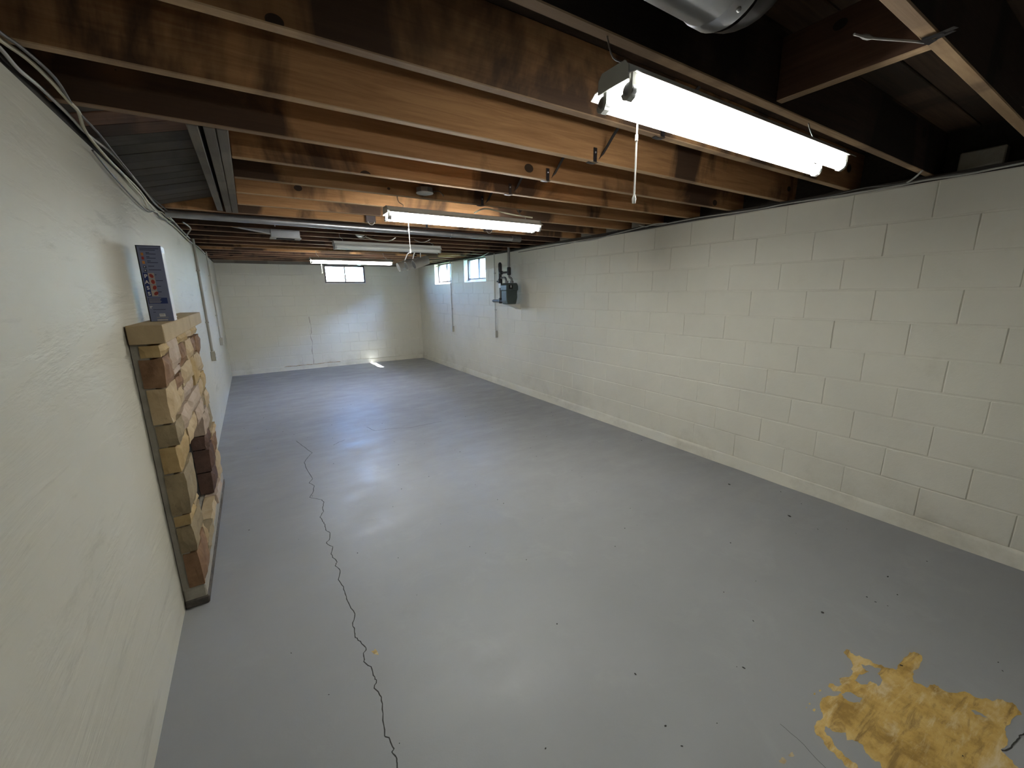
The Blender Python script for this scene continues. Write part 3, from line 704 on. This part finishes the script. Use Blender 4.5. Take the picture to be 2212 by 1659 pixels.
# ------------------------------------------------------------------ boxes and fittings on the joists
def round_box(x, y, z, label, r=0.055, mat='galv', white=True):
    t = thing('ceiling_box', label, 'junction box', (x, y, z))
    bm = bmesh.new(); bm_tube(bm, [(0, 0, 0.0), (0, 0, -0.03)], [r, r], 8); link('box_body', to_mesh(bm, 'box_body'), MT[mat], t)
    bm = bmesh.new(); bm_tube(bm, [(0, 0, -0.03), (0, 0, -0.034), (0, 0, -0.040)], [r * 1.02, r * 0.98, r * 0.55], 20)
    link('cover', to_mesh(bm, 'cover', True), MT['white_metal' if white else mat], t)
    return t
def side_box(x, y, label):
    t = thing('receptacle_box', label, 'junction box', (x, y, HJ + 0.05))
    box('box_body', (-0.045, -0.045, -0.05), (0.045, 0, 0.05), MT['frame_brown'], t, 0.004)
    tube('plug_loop', [(0.03 * math.cos(a), -0.05, -0.045 + 0.028 * math.sin(a)) for a in [PI + k * PI / 8 for k in range(9)]], 0.0028, MT['cord'], t, 6)
    return t
t = round_box(1.59, jy(5) - 0.04 - 0.06, HJ + 0.05, 'octagonal metal box with white cover above a lit light near the metal pipe', 0.058)
tube('wire_tail', smooth_path([(0.04, 0, -0.02), (0.10, -0.01, -0.01), (0.14, 0.0, -0.035)], 4), 0.003, MT['cable_dark'], t, 6)
side_box(1.53, jy(8) - 0.0385, 'brown receptacle box with a hanging wire loop beside the long pipe')
side_box(2.78, jy(8) - 0.0385, 'receptacle box above the coupling end of the long pipe')
t = thing('lamp_socket', 'white porcelain lamp socket on a joist beside the unlit light', 'lamp socket', (1.65, jy(10) + 0.10, HJ + 0.02))
bm = bmesh.new(); bm_tube(bm, [(0, 0, 0.02), (0, 0, -0.004), (0, 0, -0.018), (0, 0, -0.03)], [0.055, 0.055, 0.04, 0.022], 20); link('socket_body', to_mesh(bm, 'socket_body', True), MT['white_metal'], t)
tube('wire_loop', smooth_path([(-0.06, 0, 0.0), (-0.03, 0, -0.03), (0.0, 0, -0.045), (0.05, 0, -0.03), (0.07, 0, 0.0)], 4), 0.004, MT['cable_light'], t, 6)
t = thing('smoke_detector', 'small white round detector above the far wall window', 'detector', (2.60, 9.58, HJ))
bm = bmesh.new(); bm_tube(bm, [(0, 0, 0), (0, 0, -0.02), (0, 0, -0.034), (0, 0, -0.04)], [0.05, 0.05, 0.04, 0.02], 20); link('detector_body', to_mesh(bm, 'detector_body', True), MT['white_metal'], t)
box('mounting_board', (-0.09, -0.07, 0.0), (0.09, 0.1, 0.012), MT['joist'], t)
# heating register hanging below the joists
t = thing('air_register', 'grey metal air register box hanging below the joists', 'air register', (0.88, 5.02, HJ - 0.075))
bm = bmesh.new(); bm_prism(bm, [(-0.13, 0.076), (0.13, 0.076), (0.13, 0.0), (-0.13, 0.0)], 1, -0.07, 0.07); link('boot', to_mesh(bm, 'boot'), MT['galv'], t)
bm = bmesh.new()
for lo, hi in (((-0.14, -0.08, -0.008), (-0.085, 0.08, 0.0)), ((0.085, -0.08, -0.008), (0.14, 0.08, 0.0)), ((-0.085, -0.08, -0.008), (0.085, -0.055, 0)), ((-0.085, 0.055, -0.008), (0.085, 0.08, 0))): bm_box(bm, lo, hi)
link('face_frame', to_mesh(bm, 'face_frame'), MT['end_grey'], t)
box('throat', (-0.085, -0.055, -0.001), (0.085, 0.055, 0.001), MT['black'], t)
lm = bmesh.new(); bm_box(lm, (-0.083, -0.008, -0.001), (0.083, 0.008, 0.001)); lme = to_mesh(lm, 'louver'); lme.materials.append(MT['strap'])
for k in range(4):
    o = link('louver', lme, None, t); o.location = (0, -0.04 + k * 0.027, -0.005); o.rotation_euler = (0.6, 0, 0)
prism('branch_duct', [(-0.50, 0.10), (-0.10, 0.074), (-0.10, 0.03), (-0.50, 0.09)], 1, -0.05, 0.05, MT['galv'], t)
# three-can spotlight
t = thing('spotlight_fixture', 'ceiling fixture with three grey tubular spotlight cans', 'spotlight', (2.70, 6.15, HJ))
box('mount_bar', (-0.34, -0.03, -0.03), (0.30, 0.03, 0.0), MT['white_metal'], t, 0.003)
org = Vector((2.70, 6.15, HJ)); d = Vector((0.93, 0.02, 0.335)).normalized()
for k, (px, py, yy) in enumerate(((860.5, 577.5, 6.52), (877.6, 574.8, 6.34), (894.2, 571.8, 6.16))):
    a = hit(px, py, 1, yy) - org; b = a + d * 0.235
    bm = bmesh.new(); bm_tube(bm, [b, b - d * 0.004, a], [0.062, 0.066, 0.066], 24)
    cn = link('can', to_mesh(bm, 'can', True), MT['grey_plastic'], t)
    bm = bmesh.new(); bm_tube(bm, [a - d * 0.0014, a - d * 0.0004], 0.0610, 24); link('can_mouth', to_mesh(bm, 'can_mouth'), MT['black'], cn)  # black disc stands in for the dark hollow of the can
    top = (a + b) / 2 + Vector((0, 0, 0.062)); tube('arm', [top, Vector((top.x, top.y * 0.6, -0.06)), Vector((top.x * 0.9, 0, -0.02))], 0.008, MT['white_metal'], t, 8)
# ------------------------------------------------------------------ cables
def on_edge(px, py, side):
    """a cable lies either against the wall face or against the joist bottoms"""
    if side == 'L':
        p = hit(px, py, 2, HJ - 0.012)
        return p if p.x > 0.016 else hit(px, py, 0, 0.016)
    p = hit(px, py, 2, HJ - 0.012)
    return p if p.x < W - 0.020 else hit(px, py, 0, W - 0.020)
def cable(pts, side, r, mat, label):
    q = [on_edge(x, y, side) for x, y in pts]
    o = tube('electric_cable', smooth_path(q, 4), r, MT[mat], None, 7)
    return tag(o, label, 'cable')
cable([(-60, 48), (0, 104), (40, 150), (88, 190), (150, 250), (185, 287), (240, 330), (290, 385), (335, 440), (360, 462), (395, 500), (410, 515)], 'L', 0.0055, 'cable_light', 'pale grey cable running along the top of the parged wall the whole way')
cable([(-60, 40), (0, 86), (60, 128), (110, 175), (150, 220), (170, 242), (180, 275), (200, 305), (235, 345), (265, 375), (300, 410), (330, 450), (355, 472), (380, 492), (408, 520)], 'L', 0.006, 'cable_yellow', 'cream cable weaving in a bend along the top of the parged wall')
cable([(-50, 26), (0, 70), (50, 106), (120, 170), (160, 232), (210, 285), (250, 335), (290, 385), (320, 420), (370, 462)], 'L', 0.0045, 'cable_dark', 'thin dark cable stapled under the joists over the parged wall')
cable([(200, 325), (240, 375), (290, 430), (320, 457), (335, 455), (345, 470), (358, 476), (372, 478)], 'L', 0.004, 'cable_dark', 'dark cable drooping down onto the parged wall')
cable([(256, 365), (285, 400), (307, 425), (318, 446), (332, 456), (348, 458), (362, 470), (375, 478)], 'L', 0.0045, 'cable_yellow', 'short cream cable looping at the top of the parged wall above the blue box')
cable([(395, 480), (412, 494), (402, 512), (415, 525), (430, 535), (443, 548)], 'L', 0.006, 'cable_light', 'pale cable joining the two conduits on the parged wall')
cable([(2300, 335), (2212, 352), (2140, 366), (2080, 378), (1995, 390), (1930, 404), (1860, 415), (1800, 425), (1700, 440), (1640, 452), (1560, 463), (1500, 472), (1430, 485), (1400, 488), (1330, 505), (1270, 520), (1200, 527), (1150, 535), (1110, 543)], 'R', 0.0055, 'cable_light', 'pale cable stapled along the whole top of the block wall with the gas meter')
cable([(1992, 369), (1978, 382), (1960, 394), (1935, 402), (1900, 408), (1850, 418), (1800, 428)], 'R', 0.005, 'cable_light', 'short white cable dropping from between the joists onto the block wall')
cable([(2120, 370), (2040, 380), (1940, 398), (1880, 404), (1840, 412), (1790, 424), (1740, 433), (1690, 443), (1600, 460), (1500, 476), (1400, 494), (1300, 512), (1200, 531), (1120, 545)], 'R', 0.0045, 'cable_dark', 'dark cable under the pale one along the top of the block wall')
cable([(1380, 486), (1395, 490), (1412, 484), (1440, 482)], 'R', 0.005, 'cable_light', 'short looping cable end over the block wall')
cable([(1055, 546), (1040, 554), (1022, 558), (1000, 563), (985, 566), (970, 570), (955, 573), (940, 577)], 'R', 0.006, 'cable_light', 'white cable running over the two windows beside the gas meter')
def air_cable(pts, z, r, mat, label):
    q = [hit(x, y, 2, z) for x, y in pts]
    return tag(tube('electric_cable', smooth_path(q, 4), r, MT[mat], None, 7), label, 'cable')
air_cable([(790, 512), (810, 518), (830, 521), (845, 519), (855, 513)], HJ - 0.012, 0.006, 'cable_yellow', 'cream cable sagging under the joists above the unlit light')
air_cable([(895, 518), (908, 523), (920, 522), (930, 517)], HJ - 0.012, 0.004, 'cable_light', 'thin white cable loop under the joists beside the unlit light')
air_cable([(1025, 460), (1040, 452), (1055, 451), (1080, 457), (1110, 464), (1150, 470)], HJ - 0.01, 0.006, 'cable_yellow', 'cream cable lying over the lit light beside the metal pipe')

# ------------------------------------------------------------------ surface conduits with outlet boxes
def conduit_outlet(side, y, z0, z1, label, r=0.011, bend=0.0):
    x = 0.0 if side == 'L' else W - 0.004; sgn = 1 if side == 'L' else -1
    t = thing('wall_outlet', label, 'outlet', (x, y, z0), 'surface outlets on conduit drops')
    def bx(name, d0, d1, y0, y1, za, zb, mat, par, bv=0.0):
        l = (min(sgn * d0, sgn * d1), y0, za); h = (max(sgn * d0, sgn * d1), y1, zb); return box(name, l, h, mat, par, bv)
    bx('outlet_box', 0.001, 0.046, -0.036, 0.036, -0.058, 0.058, MT['conduit'], t, 0.004)
    cv = bx('cover_plate', 0.046, 0.050, -0.038, 0.038, -0.060, 0.060, MT['outlet'], t, 0.0015)
    for zz in (-0.02, 0.02):
        rc = bx('receptacle', 0.050, 0.052, -0.015, 0.015, zz - 0.013, zz + 0.013, MT['outlet'], cv, 0.0008)
    tube('conduit', [(sgn * 0.02, 0, 0.058), (sgn * 0.02, 0, z1 - z0 - 0.02), (sgn * (0.02 + bend), bend, z1 - z0 + 0.03)], r, MT['conduit'], t, 10)
    for zz in (0.4, 1.0): bx('conduit_clip', 0.001, 0.02 + r + 0.002, -r - 0.004, r + 0.004, zz, zz + 0.016, MT['conduit'], t)
conduit_outlet('L', 6.14, 0.86, 2.19, 'outlet on a thick cream conduit just past the stone fireplace', 0.015)
conduit_outlet('L', 7.95, 0.87, 2.20, 'outlet on a thin conduit on the parged wall towards the far corner', 0.010)
conduit_outlet('R', 7.90, 0.85, 2.17, 'outlet on a conduit drop beside the window next to the far corner', 0.008)
conduit_outlet('R', 6.11, 0.88, 2.17, 'outlet on a conduit drop running behind the gas meter pipes', 0.008)

# ------------------------------------------------------------------ gas meter
GX, GY = W - 0.15, 5.45
t = thing('gas_meter', 'grey-green gas meter with black iron pipes on the block wall', 'gas meter', (GX, GY, 1.40))
prism('meter_body', [(-0.095, 0.0), (0.060, 0.0), (0.076, 0.10), (0.084, 0.205), (-0.113, 0.205), (-0.110, 0.06)], 1, -0.108, 0.055, MT['meter'], t, 0.010)
cv = prism('meter_cover', [(-0.120, 0.20), (0.092, 0.20), (0.094, 0.27), (0.070, 0.312), (-0.092, 0.312), (-0.120, 0.285)], 1, -0.118, 0.065, MT['meter'], t, 0.010)
box('dial_window', (-0.080, -0.1215, 0.225), (-0.010, -0.1165, 0.285), MT['black'], cv, 0.002)
box('dial_label', (-0.050, -0.1225, 0.245), (-0.036, -0.1212, 0.278), MT['tag_white'], cv)
bb = bmesh.new(); bm_tube(bb, [(0, -0.124, 0), (0, -0.112, 0)], 0.007, 6); bbm = to_mesh(bb, 'bolt'); bbm.materials.append(MT['meter'])
for xx in (-0.10, -0.05, 0.0, 0.04, 0.075): link('bolt', bbm, None, t).location = (xx, 0, 0.212)
tube('riser_pipe', [(0, 0.0, 0.45), (0, 0.0, HJ - 1.40 + 0.05)], 0.019, MT['pipe_grey'], t, 14)
tube('riser_tee', [(0, 0, 0.43), (0, 0, 0.445), (0, 0, 0.53), (0, 0, 0.545)], [0.024, 0.030, 0.030, 0.026], MT['black_iron'], t, 14)
tube('cross_pipe', [(0, 0.0, 0.475), (0, 0.26, 0.475)], 0.015, MT['black_iron'], t, 12)
tube('outlet_pipe', smooth_path([(0, 0.0, 0.44), (0.005, -0.005, 0.40), (0.028, -0.025, 0.375), (0.03, -0.03, 0.31)], 4), 0.017, MT['pipe_grey'], t, 12)
tube('inlet_pipe', smooth_path([(0, 0.24, 0.395), (-0.01, 0.14, 0.40), (-0.045, 0.03, 0.385), (-0.05, -0.01, 0.31)], 4), 0.015, MT['pipe_grey'], t, 12)
for xx, yy in ((0.03, -0.03), (-0.05, -0.01)): tube('union_nut', [(xx, yy, 0.305), (xx, yy, 0.345)], 0.026, MT['pipe_grey'], t, 6)
LY = 0.265
tube('supply_pipe', [(0, LY, 0.045), (0, LY, 0.56)], 0.017, MT['pipe_grey'], t, 14)
tube('regulator_cap', [(0, LY, 0.49), (0, LY, 0.52), (0, LY, 0.60), (0, LY, 0.625), (0, LY, 0.635)], [0.026, 0.030, 0.030, 0.022, 0.006], MT['black_iron'], t, 14)
tube('pipe_sleeve', [(0, LY, 0.34), (0, LY, 0.49)], 0.025, MT['black_iron'], t, 14)
tube('side_fitting', [(0, LY - 0.005, 0.475), (0, LY - 0.055, 0.475)], 0.028, MT['black_iron'], t, 12)
vl = tube('shutoff_valve', [(0, LY, 0.305), (0, LY, 0.32), (0, LY, 0.375), (0, LY, 0.39)], [0.022, 0.034, 0.034, 0.024], MT['black_iron'], t, 12)
tube('valve_handle', [(0, LY + 0.0, 0.345), (-0.005, LY + 0.085, 0.345)], 0.012, MT['black_iron'], vl, 8)
tg = box('paper_tag', (-0.032, LY - 0.065, 0.245), (-0.029, LY + 0.005, 0.315), MT['tag_white'], t)
tube('bottom_tee', [(0, LY, 0.005), (0, LY, 0.02), (0, LY, 0.08), (0, LY, 0.09)], [0.022, 0.030, 0.030, 0.022], MT['black_iron'], t, 12)
tube('drip_leg', [(0, LY - 0.09, 0.042), (0, LY + 0.22, 0.042), (0, LY + 0.25, 0.042)], [0.023, 0.023, 0.015], MT['black_iron'], t, 14)
tube('wall_pipe', [(0, LY + 0.20, 0.042), (0.148, LY + 0.20, 0.042)], 0.020, MT['black_iron'], t, 12)
prism('shelf_bracket', [(-0.09, -0.002), (0.144, -0.002), (0.144, -0.085), (0.10, -0.06)], 1, -0.09, 0.04, MT['outlet'], t)

# ------------------------------------------------------------------ stone fireplace front
FY0, FY1 = 2.43, 4.08; OY0, OY1, OZ0, OZ1 = 2.76, 3.45, 0.185, 0.77
fp_ = thing('stone_fireplace', 'low relief fireplace front of rough sandstone blocks against the parged wall', 'fireplace', (0, FY0, 0))
bm = bmesh.new()
for lo, hi in (((0.003, 0.010, 0.06), (0.062, OY0 - FY0 - 0.02, 1.37)), ((0.003, OY1 - FY0 + 0.02, 0.06), (0.062, FY1 - FY0 - 0.006, 1.37)), ((0.003, OY0 - FY0 - 0.02, OZ1 + 0.015), (0.062, OY1 - FY0 + 0.02, 1.37)), ((0.003, OY0 - FY0 - 0.02, 0.06), (0.062, OY1 - FY0 + 0.02, OZ0 - 0.012))): bm_box(bm, lo, hi)
link('mortar_bed', to_mesh(bm, 'mortar_bed'), MT['mortar'], fp_)
box('firebox_back', (0.003, OY0 - FY0, OZ0), (0.008, OY1 - FY0, OZ1), MT['black'], fp_)
def stone(y0, y1, z0, z1, col, corner=False, front=0.108, back=0.045, rough=0.010, seed=0, name='stone'):
    g = 0.004; r = random.Random(int(y0 * 1000 + z0 * 777) + seed)
    fr = front + r.uniform(-0.006, 0.010)
    bm = bmesh.new(); lo = Vector((back, y0 + g, z0 + g)); hi = Vector((fr, y1 - g, z1 - g)); c_ = (lo + hi) / 2
    bmesh.ops.create_cube(bm, size=1.0, matrix=Matrix.Diagonal((*(hi - lo), 1)))
    L = hi.y - lo.y; hz = hi.z - lo.z
    for ax, cuts in ((0, 3), (1, max(1, min(5, int(L / 0.05)))), (2, max(1, min(4, int(hz / 0.04))))):
        es = [e for e in bm.edges if abs((e.verts[0].co - e.verts[1].co).normalized()[ax]) > 0.9]
        bmesh.ops.subdivide_edges(bm, edges=es, cuts=cuts, use_grid_fill=True)
    off = Vector((r.uniform(0, 50), r.uniform(0, 50), r.uniform(0, 50)))
    dim = (hi - lo) / 2
    for v in bm.verts:
        p = v.co + off
        n1 = noise.noise(p * 9); n2 = noise.noise(p * 26)
        d = Vector((noise.noise(p * 12 + Vector((7, 0, 0))), noise.noise(p * 12 + Vector((0, 7, 0))), noise.noise(p * 12 + Vector((0, 0, 7)))))
        edge = max(abs(v.co.y) / dim.y, abs(v.co.z) / dim.z)
        if v.co.x > dim.x * 0.2:
            v.co.x += rough * (0.9 * n1 + 0.6 * n2) - (0.012 if edge > 0.97 else 0.0) * (rough / 0.010)
        if edge > 0.9 and v.co.x > -dim.x * 0.9:
            v.co.y += math.copysign(abs(d.y) * 0.005, v.co.y) if abs(v.co.y) > 0.9 * dim.y else 0.0; v.co.z += d.z * 0.0035
            if corner and v.co.y < -0.9 * dim.y: v.co.y -= 0.009 * max(0.0, 0.3 + n1 + 0.8 * n2) * (1.0 if abs(v.co.z) < 0.85 * dim.z else 0.1)
    o = link(name, to_mesh(bm, name), ST[col], fp_); o.location = c_ + Vector((0, -FY0, 0)); return o
S = [ # near pier and corner stones
 (2.430, 2.640, 1.300, 1.362, 'yellow'), (2.430, 2.660, 1.160, 1.300, 'brown'), (2.430, 2.720, 0.985, 1.160, 'tan'), (2.430, 2.640, 0.875, 0.985, 'olive'),
 (2.430, OY0, 0.737, 0.875, 'yellow'), (2.430, OY0, 0.516, 0.737, 'olive'), (2.430, 2.620, 0.456, 0.516, 'yellow'), (2.430, OY0, 0.306, 0.456, 'olive'), (2.430, 2.700, 0.107, 0.306, 'brown'),
 (2.620, OY0, 0.456, 0.516, 'tan'), (2.700, OY0, 0.185, 0.306, 'tan'), (2.640, 2.98, 0.875, 0.985, 'pink'),
 # over the opening
 (2.640, 2.990, 1.200, 1.362, 'pink'), (2.990, 3.330, 1.305, 1.362, 'yellow'), (2.990, 3.250, 1.180, 1.305, 'brown'), (2.660, 2.990, 1.160, 1.200, 'pink'), (3.250, 3.560, 1.180, 1.305, 'tan'),
 (3.330, 3.720, 1.305, 1.362, 'tan'), (2.720, 2.960, 1.085, 1.160, 'brown'), (2.960, 3.420, 1.060, 1.180, 'tan'), (2.720, 2.960, 0.985, 1.085, 'tan'), (2.960, 3.420, 0.985, 1.060, 'pink'),
 (2.980, 3.520, 0.875, 0.985, 'pink'), (OY0, 3.160, 0.770, 0.875, 'tan'), (3.160, 3.560, 0.770, 0.875, 'pink'), (3.420, 3.600, 0.985, 1.180, 'yellow'),
 # far pier
 (3.720, 4.080, 1.290, 1.362, 'yellow'), (3.560, 3.820, 1.180, 1.290, 'brown'), (3.820, 4.080, 1.140, 1.290, 'brown'), (3.600, 3.820, 1.040, 1.180, 'tan'), (3.820, 4.060, 1.000, 1.140, 'tan'),
 (3.600, 3.820, 0.985, 1.040, 'yellow'), (3.520, 3.820, 0.875, 0.985, 'tan'), (3.820, 4.070, 0.860, 1.000, 'yellow'), (3.560, 3.800, 0.770, 0.875, 'olive'), (3.800, 4.060, 0.720, 0.860, 'tan'),
 (OY1, 3.800, 0.620, 0.770, 'pink'), (3.800, 4.080, 0.560, 0.720, 'olive'), (OY1, 3.740, 0.520, 0.620, 'dark'), (OY1, 3.700, 0.350, 0.520, 'dark'), (3.740, 4.080, 0.520, 0.560, 'tan'),
 (3.700, 4.080, 0.350, 0.520, 'brown'), (OY1, 3.760, 0.185, 0.350, 'dark'), (3.760, 4.080, 0.107, 0.350, 'tan'),
 # hearth line
 (2.700, 3.050, 0.107, 0.185, 'olive'), (3.050, 3.420, 0.107, 0.185, 'tan'), (3.420, 3.760, 0.107, 0.185, 'pink')]
for q in S: stone(*q, corner=q[0] < 2.44, back=0.012 if (q[0] >= OY1 - 0.01 and q[0] < OY1 + 0.01) else (0.020 + 0.016 * rnd.random()))
for y0, y1 in ((2.415, 3.40), (3.403, 4.13)):
    bm = bmesh.new(); bm_box(bm, (0.006, y0 - FY0, 1.368), (0.134, y1 - FY0, 1.452), 0.003); link('cap_slab', to_mesh(bm, 'cap_slab'), ST['cap'], fp_)
box('mortar_base', (0.003, 0.004, 0.03), (0.098, FY1 - FY0, 0.107), MT['mortar'], fp_, 0.006)
bm = bmesh.new(); bm_box(bm, (0.003, -0.004, 0.0), (0.104, FY1 - FY0 + 0.004, 0.042), 0.005)
bmesh.ops.subdivide_edges(bm, edges=[e for e in bm.edges if e.calc_length() > 0.5], cuts=30, use_grid_fill=True)
for v in bm.verts:
    if v.co.z > 0.01 and v.co.x > 0.05: v.co.x += 0.006 * noise.noise(v.co * 40); v.co.z += 0.004 * noise.noise(v.co * 31)
link('hearth_slab', to_mesh(bm, 'hearth_slab'), MT['char'], fp_)

# ------------------------------------------------------------------ blue carton on the mantel
bx_, by_, bz_, bw, bh, bd = 0.040, 2.76, 1.4525, 0.097, 0.372, 0.095
t = thing('extinguisher_carton', 'tall blue fire extinguisher carton standing on the fireplace mantel', 'carton', (bx_, by_, bz_))
MT['blue'] = plain('printed_blue_card', (0.19, 0.215, 0.34), 0.45, 0, 0.04); MT['navy'] = plain('printed_navy', (0.012, 0.03, 0.16), 0.4, 0, 0.03)
MT['red'] = plain('printed_red', (0.33, 0.035, 0.03), 0.45, 0, 0.2); MT['print_white'] = plain('printed_white', (0.75, 0.75, 0.76), 0.5, 0, 0.03)
MT['orange'] = plain('printed_orange', (0.55, 0.22, 0.05), 0.5, 0, 0.2); MT['ink'] = plain('printed_dark_text', (0.03, 0.04, 0.09), 0.5)
MT['skin_print'] = plain('printed_beige', (0.45, 0.38, 0.33), 0.5, 0, 0.2)
box('carton_body', (0, 0, 0), (bw, bd, bh), MT['blue'], t, 0.0012)
def pr(name, u0, u1, v0, v1, mat, par=t, lift=0.0004):
    """flat print on the panel; u, v as fractions of panel width / height from the top left"""
    return box(name, (u0 * bw, -lift, bh * (1 - v1)), (u1 * bw, 0.0, bh * (1 - v0)), mat, par)
pr('dark_edge', 0.0, 0.05, 0.0, 1.0, MT['black']); pr('top_edge', 0.05, 1.0, 0.0, 0.012, MT['ink'])
box('side_panel', (bw, 0.002, 0.002), (bw + 0.0004, bd - 0.002, bh - 0.03), MT['card'], t)
for k, (v, mt) in enumerate(((0.095, 'orange'), (0.145, 'red'), (0.20, 'orange'))): pr('pictogram', 0.16, 0.26, v, v + 0.038, MT[mt], lift=0.0006)
for v in (0.262, 0.31): pr('pictogram', 0.16, 0.28, v, v + 0.032, MT['ink']); pr('pictogram_mark', 0.19, 0.24, v + 0.008, v + 0.02, MT['print_white'], lift=0.0008)
for v, u1 in ((0.035, 0.9), (0.055, 0.75), (0.088, 0.5), (0.105, 0.75), (0.14, 0.48), (0.158, 0.72), (0.195, 0.5), (0.215, 0.78), (0.262, 0.6), (0.31, 0.85), (0.375, 0.62), (0.45, 0.84), (0.525, 0.72), (0.60, 0.7)):
    pr('text_line', 0.36 if v < 0.35 and v > 0.07 else (0.14 if v < 0.07 else 0.56), u1, v, v + 0.009, MT['ink'])
pr('letter_panel', 0.09, 0.28, 0.352, 0.665, MT['navy'])
for k in range(4):
    v = 0.356 + k * 0.077
    pc = pr('photo', 0.28, 0.53, v, v + 0.072, MT['skin_print'], lift=0.0006)
    bm = bmesh.new(); bmesh.ops.create_circle(bm, cap_ends=True, segments=10, radius=1.0, matrix=Matrix.Translation(((0.41 + 0.02 * k) * bw, -0.0012, bh * (1 - v - 0.038))) @ Matrix.Rotation(PI / 2, 4, 'X') @ Matrix.Rotation(0.5 - k * 0.4, 4, 'Z') @ Matrix.Diagonal((0.0075, 0.011, 1, 1)))
    link('photo_subject', to_mesh(bm, 'photo_subject'), MT['red'], t)
    cu = bpy.data.curves.new('letter', 'FONT'); cu.body = 'PASS'[k]; cu.size = 0.024; cu.align_x = 'CENTER'; cu.offset = 0.0006
    tmp = bpy.data.objects.new('tmp', cu); C.objects.link(tmp); bpy.context.view_layer.update()
    me = bpy.data.meshes.new_from_object(tmp.evaluated_get(bpy.context.evaluated_depsgraph_get())); bpy.data.objects.remove(tmp)
    o = link('letter', me, MT['print_white'], t); o.location = (0.185 * bw, -0.0010, bh * (1 - v - 0.063)); o.rotation_euler = (PI / 2, 0, 0)
    me.materials.clear(); me.materials.append(MT['print_white'])
pr('notice_band', 0.09, 0.87, 0.683, 0.762, MT['navy'])
for k in range(4): pr('notice_line', 0.12, 0.62 - 0.04 * (k % 2), 0.693 + k * 0.017, 0.700 + k * 0.017, MT['cable_light'], lift=0.0008)
pr('logo', 0.10, 0.21, 0.795, 0.803, MT['print_white']); pr('logo', 0.12, 0.15, 0.803, 0.825, MT['print_white'])
for v, a, b in ((0.838, 0.22, 0.72), (0.872, 0.2, 0.3)): pr('text_line', a, b, v, v + 0.007, MT['ink'])
bc = pr('barcode', 0.43, 0.67, 0.897, 0.935, MT['print_white'], lift=0.0006)
for k in range(7): pr('bar', 0.455 + 0.028 * k, 0.465 + 0.028 * k, 0.902, 0.922, MT['ink'], lift=0.0009)
pr('text_line', 0.3, 0.78, 0.945, 0.952, MT['cable_light'])
pr('tape', 0.30, 0.74, 0.975, 0.99, MT['card'])
o = box('card_strip', (0.03, 2.99, 1.4525), (0.085, 3.32, 1.4565), MT['card'], None, 0.001); tag(o, 'thin pale card strip lying on the mantel behind the blue carton', 'card')
